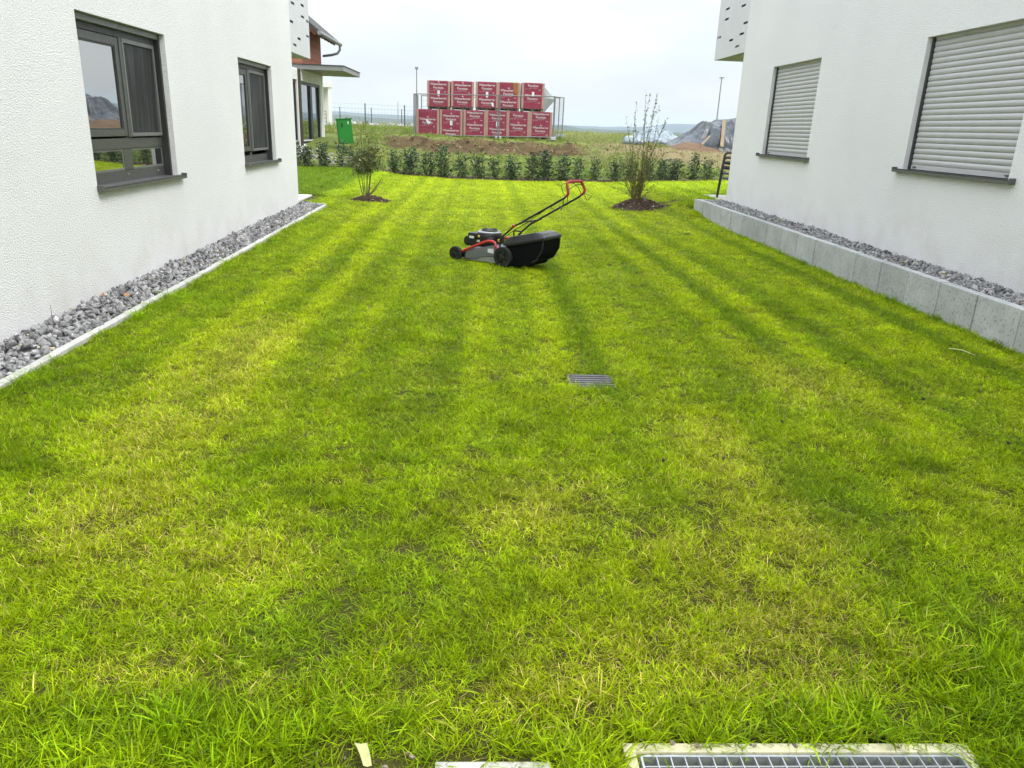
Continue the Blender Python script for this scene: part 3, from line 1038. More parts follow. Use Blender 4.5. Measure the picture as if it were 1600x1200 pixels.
GREEN = [(-0.23, 2.54, .2, .3), (-0.06, 2.0, .22, .12), (-0.66, 2.18, .25, .2), (1.84, 3.25, .35, .4), (0.62, 2.9, .16, .15), (0.74, 2.56, .15, .1), (-2.15, 3.5, .3, .25), (-0.9, 1.75, .5, .1), (1.5, 1.75, .3, .15), (1.9, 2.5, .3, .3)]
COARSE = [(.22, 4.05, .10, .06), (.16, 3.75, .07, .05), (-.49, 6.1, .07, .05), (-.5, 3.6, .1, .06), (1.9, 3.05, .13, .08), (2.45, 3.6, .15, .08), (-.75, 3.2, .13, .06), (-2.2, 3.5, .16, .09), (-.30, 4.6, .12, .05), (.75, 3.0, .09, .05), (-1.05, 2.55, .12, .05), (1.3, 2.15, .10, .05)]
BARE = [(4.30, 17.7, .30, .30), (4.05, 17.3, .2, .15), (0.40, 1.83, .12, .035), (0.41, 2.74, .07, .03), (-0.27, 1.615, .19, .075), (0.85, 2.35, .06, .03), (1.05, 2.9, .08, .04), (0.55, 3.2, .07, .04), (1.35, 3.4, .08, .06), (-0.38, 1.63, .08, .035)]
def lawn_fields(x, y):
    wob = (vnoise(x * 0 + 3.3, y * 0.35, 3) - .5) * 0.12
    xx = x + wob
    edge = vnoise(x * 6, y * 1.2, 2) * 0.5 + 0.6
    st = np.zeros_like(x)
    for c, w in LIGHT:
        st += 0.30 * np.exp(-((xx - c) / w) ** 2) * edge
    for c, w in DARK:
        st -= 0.28 * np.exp(-((xx - c) / w) ** 2) * edge
    st += 0.23 * np.tanh(2.5 * np.sin(2 * np.pi * xx / 0.53 + .6)) * (0.35 + vnoise(x * 1.7, y * .25 + 8, 2)) * sstep(3.2, 6.0, y)
    st *= 0.40 + 0.60 * sstep(2.4, 5.5, y)
    far_ = sstep(9, 15, y)
    st = st * (1 - 0.30 * sstep(12, 20, y))
    n1 = vnoise(x * 1.8 + 4, y * 1.5, 4)
    n2 = vnoise(x * 6 + 14, y * 5, 3)
    yel = 0.54 + (0.55 - .25 * sstep(5, 9, y)) * (n1 - .5) + 0.45 * (n2 - .5) + st * (1 - .25 * sstep(4, 1.8, y)) + 0.30 * far_
    straw = 0.03 + 0.08 * np.clip(n2 - .55, 0, 1) * 3
    for c in YELL:
        gq = gauss(x, y, *c) * np.clip(0.3 + 1.4 * vnoise(x * 5 + 70, y * 5, 3), 0, 1.3)
        yel += 0.42 * gq
        straw = straw + 0.26 * gq
    for c in GREEN:
        gq = gauss(x, y, *c)
        yel -= 0.22 * gq
        straw = straw * (1 - 0.8 * gq)
    for c in COARSE:
        gq = gauss(x, y, *c)
        yel -= 0.35 * gq
        straw = straw * (1 - gq)
    dark = np.zeros_like(x)
    for c in COARSE:
        dark = np.maximum(dark, gauss(x, y, *c) * (0.4 + vnoise(x * 14, y * 14, 2)))
    # near the walls the lawn is greener
    yel -= 0.16 * sstep(-1.9, -2.9, x) + 0.10 * sstep(3.9, 4.6, x)
    # the long uncut patch past the house corner
    rough = (x < -3.45 + (vnoise(y * 1.3, x * 0 + 2, 2) - .5) * .3) & (y > 15.5)
    yel = np.where(rough, 0.10 + 0.3 * (n2 - .5), yel)
    bright = 1.05 + 0.34 * (vnoise(x * 3 + 40, y * 3, 3) - .5) + 0.10 * far_ + 0.22 * np.clip(st, -.5, .5)
    bright = bright * (1 - 0.38 * np.clip(dark, 0, 1))
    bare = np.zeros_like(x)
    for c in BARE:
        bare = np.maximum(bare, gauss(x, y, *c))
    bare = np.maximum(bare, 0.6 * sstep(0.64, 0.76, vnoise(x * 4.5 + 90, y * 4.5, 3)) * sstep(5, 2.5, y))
    return yel, straw, np.where(rough, 0.78, bright), bare, rough, st

def inside_lawn(x, y):
    ok = (y < hedge_y(x) - 0.12)
    ok &= ~((x < -2.955) & (y < 15.45 + (-3.0 - x).clip(0, 1) * 0.4)) & ~((x < -3.42) & (y < 17.25))
    ok &= ~((x > 4.575) & (y < 16.46)) & ~((x > 5.22) & (y < 18.28))
    ok &= ~(np.hypot((x + 2.34), (y - 16.72)) < 0.40) & ~(np.hypot((x - 3.66) / 1.0, (y - 17.35)) < 0.60)
    ok &= ~((x > 0.65) & (x < 0.965) & (y > 4.86 + 0.05 * np.sin(x * 40)) & (y < 5.12))
    ok &= ~((x > 0.43) & (x < 1.45) & (y < 1.705)) & ~((x > -0.10) & (x < 0.245) & (y < 1.64))
    return ok

P_, ROT, SCL, TIN, VID = [], [], [], [], []
def sow(x0, x1, y0, y1, per, sxy, sz):
    n = int((x1 - x0) * (y1 - y0) * per)
    x = gr.uniform(x0, x1, n)
    y = gr.uniform(y0, y1, n)
    k = inside_lawn(x, y)
    # only the ground the lens could see, with a metre to spare either side
    k &= (np.abs(x - 0.05 * y) < 1.5 + 0.78 * y)
    x, y = x[k], y[k]
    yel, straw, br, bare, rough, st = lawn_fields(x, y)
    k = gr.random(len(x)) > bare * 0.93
    x, y, yel, straw, br, bare, rough, st = [q[k] for q in (x, y, yel, straw, br, bare, rough, st)]
    n = len(x)
    # long grass: at walls, edges and round the light well
    ed_ = np.maximum.reduce([sstep(-2.80, -2.96, x) * .35, sstep(4.42, 4.57, x) * .5,
                             sstep(1.95, 1.66, y) * (1 - gauss(x, y, -.27, 1.6, .28, .16)) * (0.55 + .45 * sstep(.45, .6, vnoise(x * 3, y * 3, 2))),
                             gauss(x, y, 1.75, 1.85, .28, .35), gauss(x, y, .31, 1.68, .10, .08), rough * .8])
    tallm = gr.random(n) < ed_ * 0.75
    vid = np.where(tallm, NS + gr.integers(0, NTL, n), gr.integers(0, NS, n))
    lean = np.clip(st, -.35, .35) * 0.8 + gr.normal(0, 0.22, n)
    rot = np.stack([-lean, gr.normal(0, 0.14, n), gr.uniform(0, 2 * np.pi, n)], 1)
    # order matters: spin first, then lean along the mowing direction
    cz = rot[:, 2]
    s = gr.uniform(0.75, 1.2, n)
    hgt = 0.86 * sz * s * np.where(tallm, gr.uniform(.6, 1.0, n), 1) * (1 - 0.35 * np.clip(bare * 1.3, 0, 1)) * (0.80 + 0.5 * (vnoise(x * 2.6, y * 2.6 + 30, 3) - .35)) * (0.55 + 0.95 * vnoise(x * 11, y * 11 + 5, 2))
    br = br * np.clip(gr.normal(1, .13, n), .6, 1.4) * (0.80 + 0.42 * vnoise(x * 9 + 50, y * 7, 2))
    rot = np.stack([-lean * 1.0, rot[:, 1], cz * 0], 1) if False else rot
    yel = np.where(tallm, yel - 0.15, yel)
    P_.append(np.stack([x, y, ground_z(x, y) + (vnoise(x * 1.3, y * 1.3, 3) - .5) * .03], 1))
    ROT.append(rot)
    SCL.append(np.stack([s * sxy, s * sxy, hgt], 1))
    TIN.append(np.stack([yel + gr.normal(0, .08, n), br, np.where(tallm, straw * .4, straw)], 1))
    VID.append(vid)
sow(-3.2, 5, 1.15, 2.6, 1250, 1.0, 1.0)
sow(-4, 5, 2.6, 4.5, 1150, 1.0, 1.0)
sow(-4, 5, 4.5, 8, 950, 1.05, 0.95)
sow(-4, 5, 8, 13, 700, 1.2, 0.95)
sow(-10, 10, 13, 29.5, 330, 1.6, 0.95)
scatter('lawn_grass', lawn_tufts, np.concatenate(P_), np.concatenate(ROT), np.concatenate(SCL), np.concatenate(TIN), np.concatenate(VID))

# rough field grass and weeds behind the hedge
weeds = [clump_mesh('weed', 34, 0.10, 0.06, 0.20, 0.005, 0.011, 5, 60, M['weed'], 300 + i, 3, 0.9) for i in range(6)]
weeds += [clump_mesh('weed', 14, 0.05, 0.22, 0.48, 0.005, 0.012, 2, 22, M['weed'], 340 + i, 4, 0.5) for i in range(3)]
weed_tufts = tuft_collection('weed', weeds)
def sow_weeds():
    PP = []
    for (x0, x1, y0, y1, per, sc) in ((-12, 16, 25, 33, 34, 1.0), (-16, 20, 33, 46, 20, 1.2), (-40, 45, 46, 80, 2.6, 2.0), (-60, 70, 80, 130, .8, 3.0)):
        n = int((x1 - x0) * (y1 - y0) * per)
        x = gr.uniform(x0, x1, n)
        y = gr.uniform(y0, y1, n)
        dy = y - hedge_y(x)
        soil = bank_mask(x, y)
        k = (dy > 0.55) & (gr.random(n) > soil * 0.93) & ~((x < -5.0) & (y > 28.9) & (y < 35) & (x > -9))
        k &= ~((x > -3.0) & (x < 3.2) & (y > 35.3) & (y < 37.5)) & ~((x < -4.2) & (y > 28.3) & (y < 29.6)) & ~((x < -8) & (y > 44.8) & (y < 52) & (x > -14))
        x, y, soil = x[k], y[k], soil[k]
        PP.append(np.stack([x, y, np.full(len(x), sc), soil], 1))
    q = np.concatenate(PP)
    x, y, sc, soil = q.T
    n = len(x)
    yel = 0.45 + 0.9 * (vnoise(x * .6, y * .6, 4) - .5) + 0.15 * sstep(6, 0, y - hedge_y(x))
    straw = 0.10 + 0.25 * (vnoise(x * .4 + 9, y * .4, 3) > .55) + soil * .4 + 0.25 * (x > 4)
    hi = gr.random(n) < 0.03
    vid = np.where(hi, 6 + gr.integers(0, 3, n), gr.integers(0, 6, n))
    s = gr.uniform(.6, 1.2, n) * sc
    near = sstep(4.5, 1.0, y - hedge_y(x))
    hz = s * (0.75 + .35 * near)
    hz = np.where(sc > 1.5, s * .45, hz)
    scatter('field_grass', weed_tufts, np.stack([x, y, field_z(x, y) - .01], 1), np.stack([gr.normal(0, .12, n), gr.normal(0, .12, n), gr.uniform(0, 6.28, n)], 1),
            np.stack([s, s, hz], 1), np.stack([yel, 0.80 + 0.35 * (vnoise(x * 1.5, y * 1.5, 3) - .3), straw], 1), vid)
sow_weeds()

# clods on the dug bank
r = np.random.default_rng(31)
n = 3600
x = r.uniform(-5, 15, n)
y = r.uniform(30, 40, n)
bmsk = bank_mask(x, y)
k = r.random(n) < bmsk * np.where(x < 5, 1.0, .12)
x, y = x[k], y[k]
n = len(x)
sz = r.uniform(.02, .07, n) * r.choice([.7, 1, 1.6], n)
base = np.array([0.17, 0.115, 0.06])
cols = base * r.uniform(.5, 1.7, (n, 1)) + r.normal(0, .008, (n, 3))
tag(link('soil_clods', pile_mesh('soil_clods', np.stack([x, y, field_z(x, y) + sz * .3], 1), sz, rocks, rock_f, np.clip(cols, .02, 1), M['clod'], r)), kind='stuff')
# grey rubble by the far fence and by the cabinet
n = 900
x = np.concatenate([r.uniform(-11, -4.3, 450), r.uniform(-22, -3.0, 450)])
y = np.concatenate([r.uniform(28.5, 29.5, 450), r.uniform(58.5, 62, 450)])
sz = np.concatenate([r.uniform(.03, .09, 450), r.uniform(.08, .30, 450)])
cols = np.repeat(r.uniform(.22, .5, (n, 1)), 3, 1) * np.array([1, .97, .9])
tag(link('rubble', pile_mesh('rubble', np.stack([x, y, field_z(x, y) + sz * .2], 1), sz, rocks, rock_f, cols, M['stone'], r)), kind='stuff')

# bark mulch strip under the hedge
n = 5200
x = r.uniform(-3.4, 9.5, n)
y = hedge_y(x) + r.uniform(-.14, .55, n)
chip_v = [np.array([(-1, -.4, -.12), (1, -.4, -.12), (1, .4, -.12), (-1, .4, -.12), (-.9, -.35, .12), (.95, -.3, .12), (.9, .4, .12), (-1, .3, .12)]) * np.array([1, q, 1]) for q in (.6, 1.0, 1.3)]
chip_f = np.array([(0, 3, 2, 1), (4, 5, 6, 7), (0, 1, 5, 4), (1, 2, 6, 5), (2, 3, 7, 6), (3, 0, 4, 7)])
def bark_cols(n):
    c = np.array([0.085, 0.048, 0.028]) * r.uniform(.4, 1.8, (n, 1))
    k = r.random(n)
    c[k < .06] = np.array([0.34, 0.27, 0.19])
    c[k < .02] = np.array([0.5, 0.47, 0.42])
    return c
tag(link('bark_mulch', pile_mesh('bark_mulch', np.stack([x, y, ground_z(x, np.minimum(y, hedge_y(x))) + r.uniform(0, .04, n) + .01], 1), r.uniform(.02, .045, n), chip_v, chip_f, bark_cols(n), M['chip'], r, 0.6)), kind='stuff')
M['mulch_soil'] = mat('mulch_soil', (0.06, 0.038, 0.024), 0.95, col2=(0.035, 0.022, 0.015), vs=25, bump=0.6, bs=60, bd=.02)
xs_ = np.linspace(-8.5, 9.8, 90)
vs, fs = [], []
for i, xx_ in enumerate(xs_):
    for dy, dz in ((-.15, -.01), (0, .03), (.35, .045), (.7, .05)):
        yy_ = float(hedge_y(xx_)) + dy
        vs.append((xx_, yy_, float(ground_z(xx_, min(yy_, float(hedge_y(xx_))))) + dz))
for i in range(len(xs_) - 1):
    for j in range(3):
        a = i * 4 + j
        fs.append((a, a + 4, a + 5, a + 1))
tag(part('hedge_bed', MB().add(vs, fs), M['mulch_soil'], smooth=True), kind='structure')

# ------------------------------------------------------------------ shrubs
def leaves_mesh(name, pts, dirs, size, aspect, cols, material, rg, fold=0.25):
    n = len(pts)
    d = dirs / np.linalg.norm(dirs, axis=1, keepdims=True)
    rv = rg.normal(size=(n, 3))
    sd = np.cross(d, rv)
    sd /= np.linalg.norm(sd, axis=1, keepdims=True) + 1e-9
    nn = np.cross(sd, d)
    L = size[:, None]
    wv = L * aspect * 0.5
    b = pts
    mid = pts + d * L * 0.5
    tip = pts + d * L - nn * L * 0.12
    l = mid + sd * wv + nn * L * fold * .4
    rr = mid - sd * wv + nn * L * fold * .4
    V = np.stack([b, rr, tip, l, mid], 1).reshape(-1, 3)
    base = (np.arange(n) * 5)[:, None, None]
    F = (np.array([[0, 1, 4], [1, 2, 4], [2, 3, 4], [3, 0, 4]])[None] + base).reshape(-1, 3)
    me = bpy.data.meshes.new(name)
    me.from_pydata(V.tolist(), [], F.tolist())
    a = me.attributes.new('tone', 'FLOAT_COLOR', 'POINT')
    a.data.foreach_set('color', np.concatenate([np.repeat(cols, 5, 0), np.ones((n * 5, 1))], 1).reshape(-1))
    me.materials.append(material)
    return me

def stem_path(rg, p0, p1, bow, n=5):
    p0, p1 = np.array(p0, float), np.array(p1, float)
    o = rg.normal(size=3) * bow
    o[2] *= .3
    return [tuple(p0 + (p1 - p0) * t + o * math.sin(math.pi * t)) for t in np.linspace(0, 1, n)]

def mound(name, parent, cx, rx, ry, h, nchip, rg):
    prof = [(1.0, -0.04), (0.93, 0.04), (0.75, 0.35), (0.5, 0.7), (0.25, 0.93), (0.02, 1.0)]
    mb = MB()
    vs, fs = [], []
    N = 20
    for q, z in prof:
        for k in range(N):
            t = 2 * math.pi * k / N
            j = 1 + 0.08 * math.sin(3 * t + 1) + 0.05 * math.sin(5 * t)
            vs.append((q * rx * j * math.cos(t), q * ry * j * math.sin(t), z * h))
    for i in range(len(prof) - 1):
        for k in range(N):
            fs.append((i * N + k, i * N + (k + 1) % N, (i + 1) * N + (k + 1) % N, (i + 1) * N + k))
    mb.add(vs, fs)
    o = part(name, mb, M['mulch_soil'], parent, smooth=True)
    a = rg.uniform(0, 2 * np.pi, nchip)
    q = np.sqrt(rg.random(nchip)) * 1.03
    z = np.interp(q, [0.02, .25, .5, .75, .93, 1.0, 1.1], [1, .93, .7, .35, .04, 0, 0]) * h
    pos = np.stack([q * rx * np.cos(a), q * ry * np.sin(a), z + rg.uniform(0, .02, nchip)], 1)
    me = pile_mesh('bark_chips', pos, rg.uniform(.014, .036, nchip), chip_v, chip_f, bark_cols(nchip), M['chip'], rg, 0.9)
    tag(link('bark_chips', me, o), kind='stuff')
    return o

# small leafy shrub
rg = np.random.default_rng(41)
sx, sy = -2.34, 16.72
t_ = thing('mulch_mound', 'dark bark mulch mound under the small leafy shrub', 'mulch mound', (sx, sy, float(ground_z(sx, sy))))
mound('soil', t_, 0, 0.43, 0.38, 0.10, 700, rg)
sh = thing('leafy_shrub', 'small leafy shrub with thin upright shoots on a mulch mound by the grey-windowed house', 'shrub', (sx - .08, sy, float(ground_z(sx, sy)) + .06))
mb = MB()
LP, LD = [], []
for i in range(9):
    a = rg.uniform(0, 6.28)
    b0 = (0.06 * math.cos(a), 0.06 * math.sin(a), 0)
    rad = rg.uniform(.14, .44)
    zt = rg.uniform(.75, 1.05)
    pth = stem_path(rg, b0, (rad * math.cos(a), rad * math.sin(a), zt), .03)
    mb.tube(pth, list(np.linspace(.011, .005, 5)), 5)
    for j in range(9):
        t = rg.uniform(.55, 1)
        q = np.array(b0) + (np.array(pth[-1]) - np.array(b0)) * t
        aa = rg.uniform(0, 6.28)
        e = q + np.array([math.cos(aa) * rg.uniform(.08, .30), math.sin(aa) * rg.uniform(.08, .30), rg.uniform(-.04, .18)])
        mb.tube(stem_path(rg, q, e, .015, 3), [.004, .003, .002], 4)
        for t2 in rg.uniform(.1, 1, 15):
            LP.append(q + (e - q) * t2 + rg.normal(0, .018, 3))
            LD.append((e - q) * .6 + rg.normal(0, .12, 3) + np.array([0, 0, .02]))
for i in range(4):
    a = rg.uniform(-.6, .6)
    mb.tube(stem_path(rg, (0.02, 0, 0), (.28 * math.cos(a) + .1, .28 * math.sin(a), rg.uniform(.35, .55)), .03), list(np.linspace(.008, .003, 5)), 5)
for dx, zt in ((-.20, 1.35), (-.11, 1.62), (-.02, 1.50), (.02, 1.55), (.10, 1.38), (.17, 1.45), (.23, 1.2)):
    pth = stem_path(rg, (dx * .6, rg.uniform(-.1, .1), .7), (dx, rg.uniform(-.15, .15), zt), .01, 4)
    mb.tube(pth, [.005, .004, .003, .002], 4)
    for t2 in rg.uniform(.2, 1, 9):
        LP.append(np.array(pth[0]) + (np.array(pth[-1]) - np.array(pth[0])) * t2 + rg.normal(0, .006, 3))
        LD.append(rg.normal(0, .1, 3) + np.array([0, 0, .1]))
part('stems', mb, M['twig'], sh)
n = len(LP)
c = np.array([0.075, 0.10, 0.022]) * rg.uniform(.45, 1.8, (n, 1))
c[rg.random(n) < .22] = np.array([0.24, 0.24, 0.07])
link('foliage', leaves_mesh('foliage', np.array(LP), np.array(LD), rg.uniform(.045, .075, n), .55, c, M['leaf'], rg), sh)

# tall twiggy shrub
rg = np.random.default_rng(43)
sx, sy = 3.62, 17.35
gz = float(ground_z(sx, sy))
t_ = thing('mulch_mound', 'wide dark bark mulch mound under the tall twiggy shrub', 'mulch mound', (sx, sy, gz - .02))
mound('soil', t_, 0, 0.72, 0.55, 0.25, 1500, rg)
sh = thing('twiggy_shrub', 'tall twiggy shrub with many upright olive stems on a mulch mound by the block wall', 'shrub', (sx - .1, sy, gz + .19))
mb = MB()
LP, LD = [], []
tall_ = [(-.42, 1.78), (-.20, 2.05), (.02, 2.30), (.07, 2.22), (.29, 2.28), (.22, 2.2), (.36, 1.8), (.48, 1.75), (.55, 1.72), (.0, 1.95), (-.15, 1.7)]
for i in range(36):
    a = rg.uniform(0, 6.28)
    b0 = (0.09 * math.cos(a), 0.07 * math.sin(a), 0)
    if i < len(tall_):
        dx, zt = tall_[i]
        e = (dx, rg.uniform(-.25, .25), zt)
        bow = .03
    else:
        sp = rg.uniform(.10, .72)
        a2 = rg.uniform(0, 6.28)
        zt = rg.uniform(.85, 1.5) - .30 * max(0, sp - .4)
        e = (sp * math.cos(a2), sp * .8 * math.sin(a2), zt)
        bow = .05
    pth = stem_path(rg, b0, e, bow, 6)
    # stems rise first and then spread
    pth = [(b0[0] + (e[0] - b0[0]) * (t ** 1.05) + (p[0] - (b0[0] + (e[0] - b0[0]) * t)), b0[1] + (e[1] - b0[1]) * (t ** 1.05), p[2]) for p, t in zip(pth, np.linspace(0, 1, 6))]
    mb.tube(pth, list(np.linspace(rg.uniform(.007, .011), .0022, 6)), 5)
    nl = 46 if i < len(tall_) else 13
    for t2 in rg.uniform(.25, 1, nl):
        k = min(int(t2 * 5), 4)
        q = np.array(pth[k]) + (np.array(pth[k + 1]) - np.array(pth[k])) * (t2 * 5 - k)
        if i < len(tall_) and q[2] > 1.2 and rg.random() < .35:
            t3 = round(t2 * 14) / 14
            k = min(int(t3 * 5), 4)
            q = np.array(pth[k]) + (np.array(pth[min(k + 1, 5)]) - np.array(pth[k])) * (t3 * 5 - k)
        LP.append(q + rg.normal(0, .010, 3))
        LD.append(rg.normal(0, .08, 3) + np.array([0, 0, .09]))
    for j in range(3):
        k = rg.integers(1, 5)
        q = np.array(pth[k])
        f = q + np.array([rg.normal(0, .10), rg.normal(0, .10), rg.uniform(.08, .28)])
        mb.tube([tuple(q), tuple((q + f) / 2 + rg.normal(0, .01, 3)), tuple(f)], [.0035, .0028, .0018], 4)
        for t2 in rg.uniform(.2, 1, 4):
            LP.append(q + (f - q) * t2 + rg.normal(0, .008, 3))
            LD.append(rg.normal(0, .08, 3) + np.array([0, 0, .06]))
for i in range(9):
    a = rg.uniform(0, 6.28)
    e = np.array([math.cos(a) * rg.uniform(.3, .75), math.sin(a) * .4, rg.uniform(.12, .5)])
    mb.tube(stem_path(rg, (0.05 * math.cos(a), .05 * math.sin(a), .02), e, .04), list(np.linspace(.006, .002, 5)), 4)
    for t2 in rg.uniform(.4, 1, 12):
        LP.append(e * t2 + rg.normal(0, .015, 3))
        LD.append(rg.normal(0, .08, 3))
part('stems', mb, M['twig_green'], sh)
n = len(LP)
c = np.array([0.12, 0.155, 0.03]) * rg.uniform(.45, 1.6, (n, 1))
c[rg.random(n) < .15] = np.array([0.30, 0.29, 0.10])
link('foliage', leaves_mesh('foliage', np.array(LP), np.array(LD), rg.uniform(.028, .055, n), .55, c, M['leaf'], rg), sh)

# laurel bushes of the hedge
rg = np.random.default_rng(47)
variants = []
for vi in range(6):
    mb = MB()
    LP, LD = [], []
    wdt = rg.uniform(.16, .24)
    for i in range(rg.integers(4, 7)):
        a = rg.uniform(0, 6.28)
        rad = rg.uniform(.03, wdt)
        e = np.array([rad * math.cos(a), rad * math.sin(a), rg.uniform(.55, .92)])
        b0 = np.array([.03 * math.cos(a), .03 * math.sin(a), -.02])
        mb.tube(stem_path(rg, b0, e, .03, 4), [.010, .008, .006, .003], 5)
        for t in rg.uniform(.04, 1.02, 80):
            q = b0 + (e - b0) * t
            aa = rg.uniform(0, 6.28)
            off = np.array([math.cos(aa), math.sin(aa), 0]) * rg.uniform(.01, .15) * (1.15 - .5 * t)
            LP.append(q + off)
            LD.append(off * 3 + np.array([0, 0, .16]) + rg.normal(0, .12, 3))
    n = len(LP)
    c = np.array([0.030, 0.062, 0.018]) * rg.uniform(.55, 1.9, (n, 1))
    c[rg.random(n) < .08] = np.array([0.11, 0.17, 0.04])
    variants.append((mb.mesh('stems', M['twig']), leaves_mesh('foliage', np.array(LP), np.array(LD), rg.uniform(.06, .105, n), .48, c, M['laurel'], rg)))
bush = [(-6.35, 27.45, .95), (-5.95, 27.45, .85), (-5.45, 27.75, 1.02), (-4.93, 28.1, 1.05), (-4.55, 28.0, .8), (-3.95, 27.6, .9),
        (-2.82, 25.95, .92), (-2.24, 25.55, 1.12), (-1.68, 25.45, 1.0), (-1.16, 25.4, 1.08), (-.53, 25.42, .86), (-.02, 25.5, .92), (.48, 25.48, .84), (1.02, 25.5, .90),
        (1.66, 25.75, .88), (2.12, 25.8, 1.10), (2.74, 26.0, .92), (3.30, 26.35, .95), (3.95, 26.5, .88), (4.62, 26.7, 1.0), (5.16, 26.95, .85), (5.85, 27.3, .92),
        (6.5, 27.85, .95), (7.05, 28.3, 1.0), (7.95, 29.0, .98), (8.7, 29.55, 1.05)]
for i, (bx, by, sc) in enumerate(bush):
    st_, fo_ = variants[(i * 5 + i // 6) % 6]
    b_ = thing('laurel_bush', 'small dark green laurel bush in the young hedge row at the end of the lawn', 'bush', (bx, by + .05, float(ground_z(bx, min(by, float(hedge_y(bx))))) + .03), rg.uniform(0, 6.28), 'young laurel bushes of the hedge')
    w_ = rg.uniform(1.0, 1.5)
    b_.scale = (sc * w_, sc * w_, sc * rg.uniform(.82, 1.08))
    link('stems', st_, b_)
    link('foliage', fo_, b_)

# pale flowering weeds between them
n = 1500
x = rg.uniform(-4, 9.5, n)
y = hedge_y(x) + rg.uniform(.2, 1.1, n)
LP = np.stack([x, y, ground_z(x, y) + rg.uniform(.03, .30, n)], 1)
c = np.array([0.16, 0.26, 0.05]) * rg.uniform(.5, 1.5, (n, 1))
tag(link('undergrowth', leaves_mesh('undergrowth', LP, rg.normal(0, 1, (n, 3)) + np.array([0, 0, 1.2]), rg.uniform(.07, .16, n), .35, c, M['leaf'], rg)), kind='stuff')

# ------------------------------------------------------------------ drain in the lawn, light well and grate at the front edge
dr = thing('drain_grate', 'small grey metal drain grate half overgrown in the middle of the lawn', 'drain', (0.81, 4.98, -0.005))
mb = MB()
mb.box(-.165, -.145, -.16, .16, -.05, .002).box(.145, .165, -.16, .16, -.05, .002).box(-.145, .145, .14, .16, -.05, .002).box(-.145, .145, -.16, -.14, -.05, .002)
part('frame', mb, M['drain'], dr, bevel=.002)
bme = MB().box(-.145, .145, -.0125, .0125, -.012, .012).mesh('bar', M['drain'], bevel=.002, seg=1)
for i in range(6):
    b = link('bar', bme, dr)
    b.location = (0, -.118 + i * .047, -.004)
part('pit', MB().box(-.15, .15, -.15, .15, -.12, -.06), M['black_hole'], dr)

lw = thing('light_well_rim', 'cream concrete light well rim around the metal grate', 'concrete rim', (0.95, 1.395, 0))
mb = MB()
mb.box(-.51, .50, .27, .305, -.5, .006).box(-.51, -.475, -.4, .27, -.5, .004).box(.465, .50, -.4, .27, -.5, .004)
part('rim', mb, M['cream'], lw, bevel=.006)
part('shaft', MB().box(-.475, .465, -.42, -.40, -.5, -.02).box(-.475, .465, -.40, .268, -.52, -.40), M['shaft'], lw)
gt = thing('metal_grate', 'galvanised steel walk-on grate with square cells at the lawn edge', 'grate', (0.945, 1.395, -.002))
mb = MB()
mb.box(-.462, .462, .255, .262, -.03, .008).box(-.462, .462, -.40, -.393, -.03, .008).box(-.462, -.455, -.393, .255, -.03, .008).box(.455, .462, -.393, .255, -.03, .008)
part('frame', mb, M['galv'], gt, bevel=.001, seg=1)
bme = MB().box(-.455, .455, -.0016, .0016, -.012, .004).mesh('cross_bar', M['galv'])
y = .255 - .031
while y > -.39:
    link('cross_bar', bme, gt).location = (0, y, 0)
    y -= .031
bme = MB().box(-.0018, .0018, -.393, .255, -.028, .006).mesh('bearing_bar', M['galv'])
for i in range(1, 23):
    link('bearing_bar', bme, gt).location = (-.455 + i * .910 / 23, 0, 0)

tag(part('paving_stone', MB().box(-.085, .232, .9, 1.632, -.08, .008), M['pale_stone'], bevel=.006), 'pale concrete paving stone at the lawn edge beside the light well', 'paving stone')
M['straw_leaf'] = mat('dry_leaf', (0.56, 0.55, 0.25), 0.7, col2=(0.45, 0.45, 0.18), vs=20)
lf = MB()
vs, fs = [], []
for i, t in enumerate(np.linspace(0, 1, 6)):
    w = .017 * (1 - .35 * t)
    for s_ in (-1, 0, 1):
        vs.append((-.290 + .03 * t + s_ * w, 1.665 - .08 * t, .035 + .010 * math.sin(3 * t) + abs(s_) * .004))
for i in range(5):
    for j in range(2):
        a = i * 3 + j
        fs.append((a, a + 1, a + 4, a + 3))
lo = part('dry_leaf', lf.add(vs, fs), M['straw_leaf'])
sm = lo.modifiers.new('thickness', 'SOLIDIFY')
sm.thickness = .0015
tag(lo, 'pale yellow dry leaf lying on bare soil at the lawn edge', 'leaf')
tag(part('straw', MB().tube([(3.93, 5.93, .045), (3.99, 5.86, .055), (4.05, 5.76, .04)], [.004, .0045, .003], 6), M['straw_leaf'], smooth=True), 'curved pale straw lying on the lawn near the block wall', 'straw')
r = np.random.default_rng(51)
n = 34
x = np.concatenate([r.uniform(-.62, -.12, n - 8), r.uniform(.5, 1.4, 8)])
y = np.concatenate([r.uniform(1.56, 1.66, n - 8), r.uniform(1.68, 1.70, 8)])
cols = np.array([0.24, 0.19, 0.15]) * r.uniform(.5, 1.7, (n, 1))
tag(link('pebbles', pile_mesh('pebbles', np.stack([x, y, np.full(n, .008)], 1), r.uniform(.005, .014, n), rocks, rock_f, cols, M['stone'], r)), kind='stuff')
n = 46
x = r.uniform(-2.2, 3.8, n)
y = r.uniform(3.2, 13, n)
cols = np.array([0.06, 0.045, 0.03]) * r.uniform(.5, 1.4, (n, 1))
tag(link('soil_crumbs', pile_mesh('soil_crumbs', np.stack([x, y, np.full(n, .045)], 1), r.uniform(.008, .017, n), rocks, rock_f, cols, M['clod'], r)), kind='stuff')
st = MB().tube([(-3.33, 5.95, .0), (-3.335, 5.95, .10), (-3.33, 5.945, .20)], [.003, .0025, .001], 5).tube([(-3.333, 5.95, .09), (-3.30, 5.95, .13)], [.002, .001], 4)
